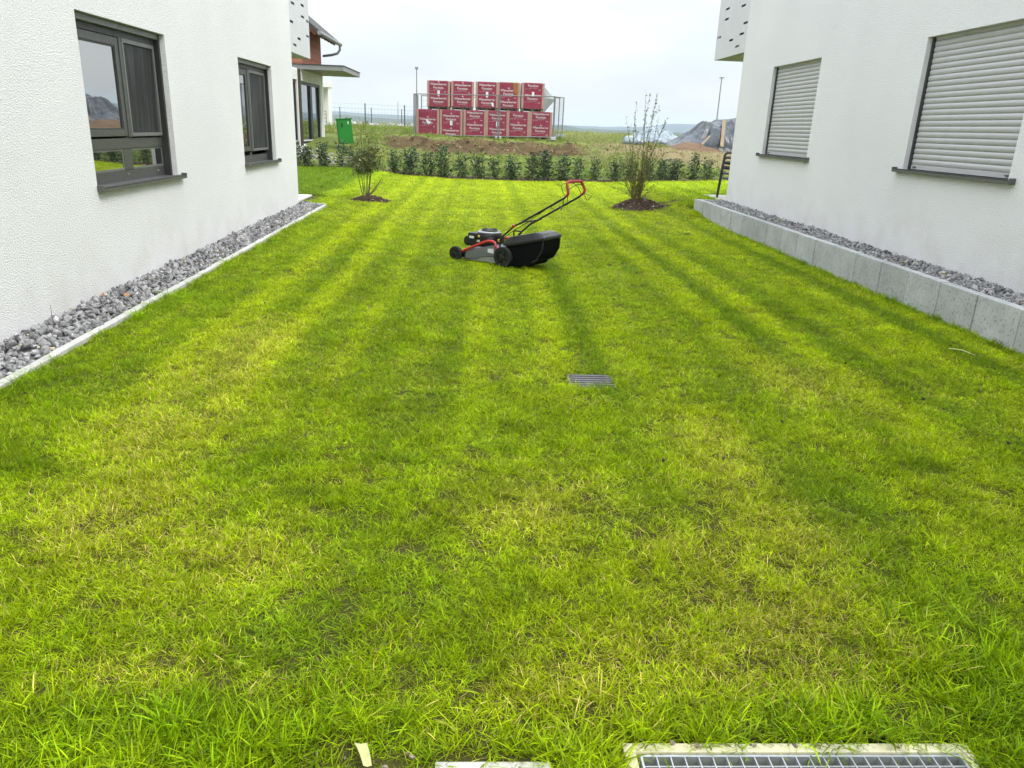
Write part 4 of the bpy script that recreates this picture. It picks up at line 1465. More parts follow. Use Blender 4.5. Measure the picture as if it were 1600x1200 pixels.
tag(part('dry_weed', st, M['twig']), 'thin dry weed stalk standing in the gravel by the white wall', 'weed')

# ------------------------------------------------------------------ lawn mower
def blk(name, c, rough, **k):
    return mat(name, c, rough, **k)
M['m_black'] = mat('mower_black', (0.009, 0.009, 0.010), 0.36, vs=9)
M['m_rubber'] = mat('tyre_rubber', (0.010, 0.010, 0.010), 0.7, bump=0.2, bs=120)
M['m_fabric'] = mat('bag_fabric', (0.004, 0.004, 0.0045), 0.9, spec=.08, bump=0.35, bs=260)
M['m_lid'] = mat('bag_lid', (0.014, 0.0145, 0.016), 0.30, vs=6)
M['m_grey'] = mat('deck_grey', (0.17, 0.175, 0.185), 0.38, 0.2, 0.5, (0.13, 0.135, 0.14), 5)
M['m_grey2'] = mat('deck_edge', (0.30, 0.305, 0.31), 0.38, 0.3)
M['m_red'] = mat('mower_red', (0.50, 0.012, 0.016), 0.32, coat=0.3)
M['m_grip'] = mat('handle_red', (0.36, 0.020, 0.028), 0.55, bump=0.1, bs=150)
M['m_silver'] = mat('starter_ring', (0.34, 0.34, 0.335), 0.4, 0.5)
M['m_white'] = mat('sticker_white', (0.72, 0.72, 0.72), 0.5)
M['m_yellow'] = mat('fuel_cap', (0.55, 0.42, 0.04), 0.5)
M['m_orange'] = mat('sticker_orange', (0.60, 0.10, 0.02), 0.5)
mw = thing('lawn_mower', 'petrol lawn mower with grey deck, red trim and big black grass box on the lawn', 'lawn mower', (0.44, 9.57, -0.004), math.atan2(.41, -.59))
skirt = [(.61, .035), (.60, .135), (.50, .165), (.33, .215), (.17, .248), (.10, .235), (.08, .04)]
part('deck', MB().prism(skirt, -.20, .20), M['m_grey'], mw, bevel=.012, smooth=True)
for s in (1, -1):
    y0, y1 = sorted((s * .199, s * .213))
    part('side_panel', MB().prism([(.585, .045), (.58, .122), (.38, .175), (.17, .225), (.14, .21), (.13, .125), (.34, .095), (.40, .06)], y0, y1), M['m_grey'], mw, bevel=.004)
    y0, y1 = sorted((s * .199, s * .210))
    part('side_panel', MB().prism([(.585, .034), (.41, .048), (.345, .083), (.13, .113), (.12, .034)], y0, y1), M['m_grey2'], mw, bevel=.003)
    part('trim_bar', MB().tube([(.635, s * .205, .128), (.60, s * .205, .150), (.29, s * .205, .285), (.255, s * .205, .297), (.185, s * .205, .302), (.15, s * .205, .290), (.115, s * .205, .215)], .017, 10), M['m_red'], mw, smooth=True)
for s in (1,):
    part('sticker', MB().add([(.245, s * .2155, .160), (.155, s * .2155, .150), (.155, s * .2155, .215), (.245, s * .2155, .205)], [(0, 1, 2, 3)]), M['m_white'], mw)
part('front_axle', MB().prism([(.71, .05), (.70, .13), (.62, .155), (.555, .14), (.555, .05)], -.19, .19), M['m_black'], mw, bevel=.012, smooth=True)
def wheel(x, y, R, w):
    s = 1 if y > 0 else -1
    pr = [(R * .60, -w / 2), (R * .93, -w / 2), (R, -w * .33), (R, w * .33), (R * .93, w / 2), (R * .60, w / 2)]
    vs = MB()
    N = 36
    o = 0
    V = []
    for rr, h in pr:
        for k in range(N):
            t = 2 * math.pi * k / N
            j = rr * (1.0 if rr < R * .99 or k % 2 else .975)
            V.append((x + j * math.cos(t), y + h, R + j * math.sin(t)))
    F = []
    L = len(pr)
    for i in range(L):
        for k in range(N):
            F.append((i * N + k, i * N + (k + 1) % N, ((i + 1) % L) * N + (k + 1) % N, ((i + 1) % L) * N + k))
    wh = part('wheel', MB().add(V, F), M['m_rubber'], mw, smooth=True)
    hb = MB()
    hb.lathe([(R * .20, -w * .42), (R * .20, w * .44), (R * .12, w * .5)] if s > 0 else [(R * .12, -w * .5), (R * .20, -w * .44), (R * .20, w * .42)], 16, (x, y, R), 'y')
    for k in range(5):
        t = 2 * math.pi * k / 5 + .5
        hb.bar((x + R * .15 * math.cos(t), y + s * w * .25, R + R * .15 * math.sin(t)), (x + R * .66 * math.cos(t), y + s * w * .25, R + R * .66 * math.sin(t)), R * .2, w * .25, (0, 1, 0))
    part('hub', hb, M['m_lid'], wh, bevel=.002, seg=1)
    part('disc', MB().lathe([(R * .62, y * 0 - w * .12), (R * .62, w * .08)], 28, (x, y, R), 'y'), M['m_black'], wh)
for y in (.225, -.225):
    wheel(.73, y, .093, .05)
    wheel(.0, y + (.006 if y > 0 else -.006), .130, .058)
# engine
part('engine_block', MB().box(.235, .565, -.16, .15, .20, .335), M['m_black'], mw, bevel=.025, smooth=True, seg=3)
part('muffler', MB().tube([(.625, -.10, .255), (.625, .12, .255)], .062, 16).box(.56, .64, -.09, .11, .195, .31), M['m_black'], mw, bevel=.008, smooth=True)
part('engine_cowl', MB().lathe([(.175, .315), (.18, .345), (.165, .372), (.13, .380)], 32, (.39, -.005, 0)), M['m_black'], mw, smooth=True)
part('starter_ring', MB().lathe([(.150, .372), (.155, .384), (.135, .394), (.10, .396)], 32, (.375, -.005, 0)), M['m_silver'], mw, smooth=True)
cap = MB().lathe([(.105, .390), (.105, .408), (.08, .416), (.03, .418)], 28, (.37, -.005, 0))
for k in range(10):
    t = math.pi * k / 10
    cap.bar((.37 - .095 * math.cos(t), -.005 - .095 * math.sin(t), .417), (.37 + .095 * math.cos(t), -.005 + .095 * math.sin(t), .417), .006, .006)
part('starter_cap', cap, M['m_black'], mw, smooth=True)
part('air_filter', MB().box(.44, .575, .06, .19, .285, .375), M['m_black'], mw, bevel=.018, smooth=True)
part('sticker', MB().add([(.548, .1915, .305), (.475, .1915, .305), (.475, .1915, .335), (.548, .1915, .335)], [(0, 1, 2, 3)]), M['m_white'], mw)
part('sticker', MB().add([(.46, .1525, .262), (.41, .1525, .262), (.41, .1525, .290), (.46, .1525, .290)], [(0, 1, 2, 3)]), M['m_white'], mw)
part('fuel_cap', MB().lathe([(.018, .325), (.020, .345), (.014, .352)], 14, (.415, .165, 0)), M['m_yellow'], mw, smooth=True)
part('fuel_cap', MB().lathe([(.014, .300), (.016, .325), (.010, .332)], 12, (.115, .165, 0)), M['m_yellow'], mw, smooth=True)
part('starter_cord', MB().tube([(.28, .06, .385), (.05, .16, .44), (-.12, .195, .525)], .0025, 5), M['m_black'], mw)
# grass box: lid and fabric body
vs, fs = [], []
for (xb, zb), (xt, zt), hw in (((.035, .262), (.035, .335), .19), ((-.02, .268), (.02, .352), .205), ((-.10, .278), (-.055, .380), .225), ((-.30, .325), (-.25, .425), .226), ((-.50, .374), (-.41, .466), .226), ((-.555, .388), (-.50, .463), .218), ((-.560, .392), (-.545, .425), .21)):
    vs += [(xb, -hw, zb), (xb - .004, -hw - .002, zb + .030), (xt, -hw + .055, zt), (xt, hw - .055, zt), (xb - .004, hw + .002, zb + .030), (xb, hw, zb)]
for i in range(6):
    for j in range(6):
        a, b = i * 6 + j, i * 6 + (j + 1) % 6
        fs.append((a, b, b + 6, a + 6))
fs += [tuple(range(6)), tuple(range(41, 35, -1))]
part('box_lid', MB().add(vs, fs), M['m_lid'], mw, bevel=.007, smooth=True, seg=2)
body = [(-.01, .272), (-.10, .282), (-.30, .330), (-.50, .378), (-.548, .39), (-.538, .26), (-.465, .135), (-.40, .105), (-.385, .062), (-.20, .022), (-.05, .030), (-.02, .045)]
part('box_bag', MB().prism(body, -.208, .208), M['m_fabric'], mw, bevel=.03, smooth=True, seg=3)
for s_ in (1, -1):
    part('box_rib', MB().tube([(-.545, .208 * s_, .38), (-.535, .209 * s_, .262), (-.465, .209 * s_, .142), (-.40, .206 * s_, .110)], .009, 8), M['m_lid'], mw, smooth=True)
vn = MB()
for i in range(12):
    x0 = -.10 - i * .026
    z = .312 + (-x0 - .10) * .232
    vn.bar((x0, .2225, z + .006), (x0 - .004, .196, z + .052), .010, .005, (0, 1, .4))
part('vent_slots', vn, M['rail_black'], mw)
part('sticker', MB().add([(-.27, -.04, .4320), (-.39, -.04, .4625), (-.39, .13, .4625), (-.27, .13, .4320)], [(0, 1, 2, 3)]), M['m_orange'], mw)
part('box_handle', MB().tube([(-.02, .03, .365), (-.015, .03, .425), (-.03, .03, .440), (-.11, .03, .438), (-.125, .03, .420), (-.09, .03, .385)], .010, 8), M['m_black'], mw, smooth=True)
# handlebars
for s in (1, -1):
    q = .198 * s
    part('lower_bar', MB().tube([(.075, q, .24), (.072, q, .33), (.055, q, .362), (-.125, q, .520), (-.27, q, .590)], .0115, 10), M['m_black'], mw, smooth=True)
    part('upper_bar', MB().tube([(-.235, q * .97, .580), (-.33, q * .97, .634), (-.785, q * .97, .900), (-.812, q * .97, .925)], .0125, 10), M['m_black'], mw, smooth=True)
    part('clamp_knob', MB().tube([(-.125, q, .52), (-.125, q + s * .034, .52)], [.018, .015], 12), M['m_red'], mw, bevel=.003)
part('cross_brace', MB().tube([(-.256, .19, .585), (-.25, .0, .575), (-.256, -.19, .585)], .0095, 8), M['m_black'], mw, smooth=True)
gp = [(-.808, .192, .920), (-.835, .192, .950), (-.832, .192, .985), (-.815, .190, 1.040), (-.808, .178, 1.068), (-.805, .15, 1.080), (-.803, 0, 1.084), (-.805, -.15, 1.080), (-.808, -.178, 1.068), (-.825, -.192, 1.035), (-.850, -.192, .985), (-.842, -.192, .950), (-.808, -.192, .920)]
part('grip', MB().tube(gp, .0165, 12), M['m_grip'], mw, smooth=True)
part('control_lever', MB().tube([(-.80, .175, .915), (-.76, .175, .96), (-.725, .17, 1.035), (-.73, .14, 1.055), (-.735, 0, 1.06), (-.735, -.12, 1.055), (-.78, -.165, 1.0), (-.81, -.178, .93)], .004, 6), M['m_black'], mw, smooth=True)
part('drive_lever', MB().tube([(-.845, -.185, .935), (-.885, -.185, .875), (-.905, -.18, .865), (-.955, -.17, .925), (-.90, -.18, .925), (-.86, -.185, .94)], .004, 6), M['m_black'], mw, smooth=True)
part('cable', MB().tube([(-.77, .17, .890), (-.755, .16, .80), (-.70, .10, .745), (-.62, -.05, .76), (-.60, -.15, .80)], .0045, 6), M['m_black'], mw, smooth=True)
part('cable', MB().tube([(-.66, -.15, .80), (-.70, -.05, .88), (-.755, .03, .99), (-.79, -.04, 1.035), (-.815, -.12, 1.05), (-.83, -.17, 1.03)], .0045, 6), M['m_black'], mw, smooth=True)
part('cable', MB().tube([(-.55, .185, .755), (-.30, .18, .58), (-.10, .16, .46), (.06, .12, .36)], .004, 6), M['m_black'], mw, smooth=True)
part('cord_hook', MB().tube([(-.62, .18, .80), (-.60, .15, .775), (-.63, .13, .755)], .004, 6), M['m_black'], mw, smooth=True)

# ------------------------------------------------------------------ stacked chairs behind the shuttered house
M['ch_frame'] = mat('chair_frame', (0.018, 0.018, 0.018), 0.4)
M['ch_seat'] = mat('chair_mesh', (0.10, 0.105, 0.11), 0.55, col2=(0.08, 0.085, 0.09))
M['ch_arm'] = mat('chair_arm', (0.055, 0.040, 0.03), 0.3)
chp = thing('stacking_chair', 'x', 'chair', (5.70, 17.60, 0.32), -.30)
for s in (1, -1):
    part('side_frame', MB().tube([(-.27, s * .27, .0), (-.245, s * .27, .40), (-.235, s * .27, .585), (-.215, s * .27, .635), (-.16, s * .27, .66), (.10, s * .27, .64), (.22, s * .27, .62)], [.027, .027, .027, .025, .022, .02, .018], 10), M['ch_frame'], chp, smooth=True)
    part('back_leg', MB().tube([(.30, s * .25, 0), (.20, s * .25, .40), (.26, s * .25, .70), (.34, s * .25, .92)], .015, 8), M['ch_frame'], chp, smooth=True)
    part('armrest', MB().bar((-.19, s * .27, .668), (.14, s * .27, .658), .05, .016), M['ch_arm'], chp, bevel=.006, smooth=True)
part('seat', MB().add([(-.25, -.25, .42), (.21, -.25, .35), (.21, .25, .35), (-.25, .25, .42), (-.25, -.25, .445), (.21, -.25, .375), (.21, .25, .375), (-.25, .25, .445)], [(0, 3, 2, 1), (4, 5, 6, 7), (0, 1, 5, 4), (1, 2, 6, 5), (2, 3, 7, 6), (3, 0, 4, 7)]), M['ch_seat'], chp, bevel=.008)
part('backrest', MB().add([(.20, -.24, .40), (.33, -.24, .92), (.33, .24, .92), (.20, .24, .40), (.22, -.24, .40), (.35, -.24, .92), (.35, .24, .92), (.22, .24, .40)], [(0, 3, 2, 1), (4, 5, 6, 7), (0, 1, 5, 4), (1, 2, 6, 5), (2, 3, 7, 6), (3, 0, 4, 7)]), M['ch_seat'], chp, bevel=.008)
for i, lb in enumerate(('black garden armchair at the bottom of the stack behind the shuttered house', 'black garden armchair second from the bottom of the stack behind the house',
                        'black garden armchair second from the top of the stack behind the house', 'black garden armchair on top of the stack behind the shuttered house')):
    c = chp if i == 0 else copy_tree(chp)
    c.location = (5.70 + .012 * i, 17.60 + .01 * i, 0.32 + .105 * i)
    c['label'] = lb
    c['group'] = 'stacked black garden chairs'

# ------------------------------------------------------------------ brick pallets
M['film'] = NT('red_film').m
_k = NT('red_film_sheet')
_n = _k.rng(_k.noise(2.5, 5), .3, .7)
_k.l(_k.mix(_n, (0.29, 0.022, 0.056), (0.22, 0.018, 0.047)), _k.b.inputs['Base Color'])
_k.b.inputs['Roughness'].default_value = .38
_k.bump(_k.noise(7, 5, .6), .5, .03)
M['film'] = _k.m
M['film_clear'] = mat('film_edge', (0.44, 0.27, 0.22), 0.4, col2=(0.36, 0.21, 0.17), vs=5, bump=.3, bs=14, bd=.01)
M['brick'] = mat('clay_brick', (0.34, 0.13, 0.06), 0.9, col2=(0.28, 0.10, 0.05), vs=8)
M['wood'] = mat('pallet_wood', (0.28, 0.20, 0.12), 0.85, col2=(0.17, 0.12, 0.07), vs=6, bump=.3)
M['print'] = mat('white_print', (0.60, 0.50, 0.51), 0.5)
M['paper'] = mat('paper_label', (0.78, 0.80, 0.84), 0.6)
M['film_torn'] = mat('torn_film_brick', (0.36, 0.15, 0.045), 0.8, col2=(0.24, 0.09, 0.03), vs=4)
def text_geo(txt, size, bold=.006):
    cu = bpy.data.curves.new('txt', 'FONT')
    cu.body = txt
    cu.size = size
    cu.align_x = 'CENTER'
    cu.resolution_u = 2
    cu.offset = bold
    ob = bpy.data.objects.new('txt', cu)
    me = bpy.data.meshes.new_from_object(ob)
    v = [tuple(q.co) for q in me.vertices]
    f = [tuple(p.vertices) for p in me.polygons]
    bpy.data.objects.remove(ob)
    bpy.data.curves.remove(cu)
    bpy.data.meshes.remove(me)
    return v, f
TW = text_geo('Wienerberger', .135, .0045)
TP = text_geo('Poroton', .135, .004)
PW, PH, PD = 1.01, 1.07, 1.05
def print_mesh(offs, heart=True):
    """printing on the film, in the plane y = 0 facing -y, x centred, z from 0 to PH"""
    mb = MB()
    def put(geo, x, z, s=1.0):
        v, f = geo
        if z < .015 or z + .10 > PH:
            return
        mb.add([(x + a * s, 0, z + b * s) for a, b, _ in v], f)
    for o in offs:
        put(TW, 0, o, .92)
        put(TP, -.01, o - .145)
        zl_ = o + .115
        if 0.02 < zl_ and zl_ + .06 < PH:
            mb.add([(-.05, 0, zl_), (.05, 0, zl_), (.015, 0, zl_ + .04), (.0, 0, zl_ + .075), (-.015, 0, zl_ + .04)], [(0, 1, 2, 3, 4)])
        zs = o - .205
        if .02 < zs < PH:
            for k in range(9):
                mb.add([(-.18 + k * .04, 0, zs), (-.155 + k * .04, 0, zs), (-.155 + k * .04, 0, zs + .016), (-.18 + k * .04, 0, zs + .016)], [(0, 1, 2, 3)])
        zh = o - .30
        if .03 < zh < PH - .06:
            mb.add([(.24, 0, zh + .05), (.28, 0, zh), (.29, 0, zh + .015), (.255, 0, zh + .06)], [(0, 1, 2, 3)])
            mb.add([(.28, 0, zh), (.33, 0, zh + .05), (.315, 0, zh + .06), (.275, 0, zh + .02)], [(0, 1, 2, 3)])
            for k in range(5):
                mb.add([(-.36 + k * .05, 0, zh + .05), (-.335 + k * .05, 0, zh + .05), (-.335 + k * .05, 0, zh + .065), (-.36 + k * .05, 0, zh + .065)], [(0, 1, 2, 3)])
    return mb.mesh('printing', M['print'])
def film_sheet():
    """wrapped film with shallow creases where the brick courses end"""
    mb = MB()
    zs = []
    for k in range(5):
        z = k * PH / 4.3
        zs += [(z, .0), (z + .012, .010), (min(z + PH / 4.3 - .012, PH), .012)]
    zs = [q for q in zs if q[0] < PH - .005] + [(PH, .0)]
    xs = np.linspace(-.405, .405, 9)
    vs, fs = [], []
    for z, d in zs:
        for i, x in enumerate(xs):
            vs.append((x, -d - .006 + .004 * math.sin(i * 2.1 + z * 9), z + (.018 * abs(math.sin(i * 1.35)) if z == 0 else 0)))
    n = len(xs)
    for j in range(len(zs) - 1):
        for i in range(n - 1):
            fs.append((j * n + i, j * n + i + 1, (j + 1) * n + i + 1, (j + 1) * n + i))
    return mb.add(vs, fs).mesh('film', M['film'])
film_me = film_sheet()
load_me = MB().box(-PW / 2, PW / 2, 0.0, PD, 0, PH).mesh('load', M['brick'], bevel=.012)
wrap_me = MB().box(-PW / 2 - .004, -.405, -.010, PD, .01, PH + .004).mesh('clear_film', M['film_clear'], bevel=.012)
wrap2_me = MB().box(.405, PW / 2 + .004, -.010, PD, .01, PH + .004).mesh('clear_film', M['film_clear'], bevel=.012)
top_me = MB().box(-.40, .40, -.008, PD, PH - .002, PH + .006).mesh('top_film', M['film'])
seam_me = MB()
for k in (1, 2, 3):
    z = k * PH / 4.3
    seam_me.box(-.40, .40, -.0075, -.0045, z - .004, z + .005)
M['seam'] = mat('film_crease', (0.50, 0.16, 0.18), 0.4)
seam_me = seam_me.mesh('crease', M['seam'])
pw = MB()
for z in (-.12, -.02):
    for k in range(6 if z > -.1 else 3):
        w = .11
        x = -.485 + k * (.86 / 5 if z > -.1 else .43)
        pw.box(x, x + w, 0.01, PD - .01, z, z + .02)
for yy_ in (.02, PD / 2 - .06, PD - .14):
    for xx_ in (-.485, -.05, .385):
        pw.box(xx_, xx_ + .1, yy_, yy_ + .12, -.10, -.02)
pw.box(-.48, .48, PD * .4, PD * .4 + .03, -.10, -.02)  # board added across the pallet to stop sky showing through the gap
pal_me = pw.mesh('wooden_pallet', M['wood'])
rows = []
bx = [-2.39, -1.35, -.29, .71, 1.66, 2.67]
tx = [-1.92, -.86, .22, 1.18, 2.26]
boffs = [[.62, -.3], [.78, .16], [.42, .98 - .05], [.86, .26], [.46, 1.0], [.36, .94]]
toffs = [[.89, .31], [.87, .31], [.90, .30], [.70, .22], [.52, 1.06]]
blab = ['stained red wrapped brick pallet with a ripped label at the end of the bottom row', 'red wrapped brick pallet second from the lamp-post end in the bottom row', 'red wrapped brick pallet third from the lamp-post end in the bottom row',
        'red wrapped brick pallet behind the fence joint in the bottom row', 'red wrapped brick pallet second from the open end in the bottom row', 'red wrapped brick pallet at the tarpaulin end of the bottom row']
tlab = ['red wrapped brick pallet at the lamp-post end of the top row', 'darker red wrapped brick pallet second in the top row', 'red wrapped brick pallet in the middle of the top row', 'red wrapped brick pallet with a torn brown corner in the top row', 'red wrapped brick pallet beside the grey tarpaulin in the top row']
pr = random.Random(4)
def gz_b(x):
    return 1.155 + .10 * (x + 2.9) / 6.0
for row, xs_, offs, labs in (('b', bx, boffs, blab), ('t', tx, toffs, tlab)):
    for i, x in enumerate(xs_):
        z = gz_b(x) + .03 if row == 'b' else gz_b(x) + .03 + PH + .125
        p = thing('brick_pallet', labs[i], 'brick pallet', (x, 36.0 + pr.uniform(-.04, .04), z), pr.uniform(-.02, .02), 'stacked brick pallets')
        p.rotation_euler[1] = .0
        for nm, me in (('load', load_me), ('film', film_me), ('clear_film', wrap_me), ('clear_film', wrap2_me), ('top_film', top_me), ('crease', seam_me), ('wooden_pallet', pal_me)):
            link(nm, me, p)
        t = link('printing', print_mesh(offs[i]), p)
        t.location = (0, -.030, 0)
        if (row, i) in (('b', 1), ('b', 3), ('t', 0), ('t', 2), ('t', 4), ('b', 0)):
            zl_ = {('b', 1): .42, ('b', 3): .42, ('t', 0): .47, ('t', 2): .46, ('t', 4): .50, ('b', 0): .43}[(row, i)]
            q = MB().box(-.05, .055, -.036, -.031, zl_, zl_ + .20)
            if i == 0 and row == 'b':
                q = MB().add([(-.10, -.034, zl_ + .2), (.02, -.034, zl_ + .02), (.10, -.034, zl_ + .05), (.13, -.034, zl_ + .16), (.05, -.034, zl_ + .14), (-.02, -.034, zl_ + .24)], [(0, 1, 2, 3, 4, 5)])
            part('paper_label', q, M['paper'], p)
        if row == 't' and i == 3:
            part('torn_film', MB().add([(.17, -.033, PH), (.40, -.033, PH), (.41, -.033, .58), (.33, -.033, .54), (.28, -.033, .62), (.20, -.033, .66), (.21, -.033, .82)], [(0, 1, 2, 3, 4, 5, 6)]), M['film_torn'], p)
        if row == 't' and i == 2:
            part('paper_label', MB().add([(.20, -.036, .24), (.30, -.036, .21), (.32, -.036, .05), (.23, -.036, .07)], [(0, 1, 2, 3)]), M['paper'], p)

def crumple(name, xs, ys, zf, material, thick=.01, jit=0.0):
    X, Y = np.meshgrid(xs, ys)
    q_ = np.random.default_rng(int(xs[0] * 100))
    if jit:
        X = X + q_.normal(0, jit * (xs[1] - xs[0]), X.shape)
        Y = Y + q_.normal(0, jit * (ys[1] - ys[0]), Y.shape)
    Z = zf(X, Y)
    if jit:
        Z = Z + q_.normal(0, (xs[1] - xs[0]) * .22, X.shape)
    v = np.stack([X, Y, Z], -1).reshape(-1, 3)
    nx, ny = len(xs), len(ys)
    i = np.arange(nx * ny).reshape(ny, nx)
    f = np.stack([i[:-1, :-1], i[:-1, 1:], i[1:, 1:], i[1:, :-1]], -1).reshape(-1, 4)
    me = bpy.data.meshes.new(name)
    me.from_pydata(v.tolist(), [], f.tolist())
    me.polygons.foreach_set('use_smooth', [not jit] * len(me.polygons))
    me.materials.append(material)
    o = link(name, me)
    s = o.modifiers.new('thickness', 'SOLIDIFY')
    s.thickness = thick
    return o
M['tarp_grey'] = mat('grey_tarp', (0.042, 0.052, 0.063), 0.27, col2=(0.03, 0.037, 0.046), vs=2, bump=.5, bs=6, bd=.05)
M['tarp_white'] = mat('white_tarp', (0.27, 0.32, 0.355), 0.4, col2=(0.20, 0.25, 0.285), vs=2, bump=.4, bs=6, bd=.05)
M['tarp_green'] = mat('pale_tarp', (0.23, 0.26, 0.24), 0.6, col2=(0.17, 0.2, 0.19), vs=3, bump=.3, bs=10, bd=.03)
# tarpaulin hanging off the end of the pallets
vs = []
P1 = [(2.70, 36.7, 3.52), (2.72, 36.4, 2.9), (2.76, 36.5, 2.25), (3.02, 36.9, 2.55), (3.42, 37.4, 2.95), (3.30, 37.6, 3.03), (3.0, 37.3, 3.30)]
cx_ = (2.95, 36.75, 2.95)
tp = MB().add([cx_] + P1, [(0, i, i % 7 + 1) for i in range(1, 8)])
o = part('tarpaulin', tp, M['tarp_green'])
s = o.modifiers.new('sub', 'SUBSURF')
s.subdivision_type = 'SIMPLE'
s.levels = s.render_levels = 2
s = o.modifiers.new('thick', 'SOLIDIFY')
s.thickness = .012
tag(o, 'pale grey-green tarpaulin hanging off the end of the stacked pallets', 'tarpaulin')
wood = MB()
for k in range(5):
    wood.bar((2.98 + k * .07, 36.5 + .1 * k, 1.22), (2.95 + k * .08, 36.75 + .1 * k, 1.55 + .11 * (k % 3)), .06, .03)
tag(part('scrap_wood', wood, M['wood']), 'dark scrap boards leaning beside the end of the pallets', 'boards')

# ------------------------------------------------------------------ mobile site fence
M['wire'] = mat('fence_wire', (0.26, 0.265, 0.27), 0.5, 0.4)
M['fence_tube'] = mat('fence_tube', (0.22, 0.222, 0.22), 0.5, 0.4, 0.5, (0.16, 0.16, 0.157), 6)
def site_panel(name, label, a, b, za, zb, h=1.78):
    p = thing(name, label, 'fence panel', (a[0], a[1], za), 0, 'mobile site fence panels')
    A, B = Vector((0, 0, 0)), Vector((b[0] - a[0], b[1] - a[1], zb - za))
    U = Vector((0, 0, h))
    up_ = Vector((0, 0, .05))
    part('post', MB().tube([A, A + U], .025, 8), M['fence_tube'], p, smooth=True)
    part('post', MB().tube([B, B + U], .025, 8), M['fence_tube'], p, smooth=True)
    part('rail', MB().tube([A + U - up_ * .3, B + U - up_ * .3], .021, 8), M['fence_tube'], p, smooth=True)
    part('rail', MB().tube([A + up_ * 1.6, B + up_ * 1.6], .021, 8), M['fence_tube'], p, smooth=True)
    mb = MB()
    n = max(4, int((B - A).length / .11))
    for i in range(1, n):
        q = A + (B - A) * (i / n)
        mb.tube([q + up_ * 1.6, q + U - up_ * .3], .0016, 3, False)
    for k in range(1, 7):
        z = Vector((0, 0, .08 + k * (h - .1) / 7))
        mb.tube([A + z, B + z], .0016, 3, False)
    tag(part('wire_mesh', mb, M['wire'], p), kind='stuff')
    for q in (A, B):
        part('foot', MB().box(q.x - .10, q.x + .10, q.y - .32, q.y + .32, q.z - .04, q.z + .09), M['block'], p, bevel=.02)
    return p
site_panel('fence_panel', 'steel mesh site fence panel in front of the pallets, at the lamp-post end', (-2.86, 35.25), (.71, 35.2), 1.10, 1.17)
site_panel('fence_panel', 'steel mesh site fence panel in front of the pallets, at the tarpaulin end', (.79, 35.2), (3.16, 35.2), 1.17, 1.22)
site_panel('fence_panel', 'steel mesh site fence panel closing the tarpaulin end of the pallets', (3.20, 35.3), (3.93, 38.7), 1.22, 1.32)
site_panel('fence_panel', 'steel mesh site fence panel closing the lamp-post end of the pallets', (-2.95, 35.35), (-3.05, 38.8), 1.10, 1.16)
site_panel('fence_panel', 'steel mesh site fence panel seen past the pallets at the back', (-2.9, 39.0), (.6, 39.0), 1.16, 1.2)
site_panel('fence_panel', 'steel mesh site fence panel far behind the tarpaulin end', (.7, 39.0), (3.75, 38.95), 1.2, 1.32)
clip = MB()

# ------------------------------------------------------------------ half-built house behind
M['terracotta'] = None
def m_terra():
    k = NT('terracotta_block')
    b = k.n('ShaderNodeTexBrick')
    b.inputs['Scale'].default_value = 1.0
    b.inputs['Brick Width'].default_value = .5
    b.inputs['Row Height'].default_value = .25
    b.inputs['Mortar Size'].default_value = .012
    b.inputs['Color1'].default_value = (0.40, 0.155, 0.085, 1)
    b.inputs['Color2'].default_value = (0.34, 0.125, 0.07, 1)
    b.inputs['Mortar'].default_value = (0.20, 0.09, 0.06, 1)
    c = k.n('ShaderNodeSeparateXYZ')
    k.l(k.coord(), c.inputs[0])
    d = k.n('ShaderNodeCombineXYZ')
    k.l(c.outputs[1], d.inputs[0])
    k.l(c.outputs[2], d.inputs[1])
    k.l(d.outputs[0], b.inputs['Vector'])
    k.l(b.outputs[0], k.b.inputs['Base Color'])
    k.b.inputs['Roughness'].default_value = .9
    return k.m
M['terracotta'] = m_terra()
M['roof_dark'] = mat('roof_dark', (0.05, 0.045, 0.042), 0.7, col2=(0.035, 0.03, 0.03))
M['zinc'] = mat('zinc_gutter', (0.26, 0.27, 0.28), 0.45, 0.4)
M['rafter'] = mat('rafter_wood', (0.30, 0.12, 0.06), 0.8, col2=(0.22, 0.085, 0.045))
M['fascia'] = mat('canopy_metal', (0.25, 0.245, 0.235), 0.5, col2=(0.20, 0.195, 0.185), vs=1)
M['anthra'] = mat('anthracite_frame', (0.020, 0.022, 0.026), 0.45)
M['brown'] = mat('brown_post', (0.055, 0.032, 0.022), 0.7)
M['white_paint'] = mat('white_wall', (0.80, 0.80, 0.78), 0.8, col2=(0.74, 0.74, 0.72), vs=1)
M['box_white'] = mat('shutter_box', (0.70, 0.71, 0.68), 0.6)
h3 = thing('unfinished_house', 'unfinished house with terracotta block upper storey, flat grey canopy and dark glass doors', 'house', (-6.62, 31.5, .6))
XF = -6.62
mb = MB()
wall_with_holes(mb, XF, 1, 26.5, 34.0, .62, 3.355, [(27.0, 29.45, .76, 3.30), (29.9, 33.6, .76, 3.30)], .22)
mb.add([(XF, 34, .62), (-14, 34, .62), (-14, 34, 3.35), (XF, 34, 3.35)], [(0, 1, 2, 3)])
mb.add([(XF, 26.5, .62), (-14, 26.5, .62), (-14, 26.5, 3.35), (XF, 26.5, 3.35)], [(0, 1, 2, 3)])
part('wall', mb, M['white_paint'], h3, world=True)
part('plinth', MB().box(-14, XF - .01, 26.5, 34.05, -.2, .62).box(XF - .01, XF + .10, 26.5, 34.15, -.2, .72), M['kerb'], h3, bevel=.01, world=True)
part('canopy', MB().box(-13.5, -5.07, 30.1, 34.05, 3.36, 3.53), M['fascia'], h3, bevel=.01, world=True)
part('canopy_sheet', MB().box(-13.5, -5.04, 30.07, 34.08, 3.532, 3.55), M['roof_dark'], h3, world=True)
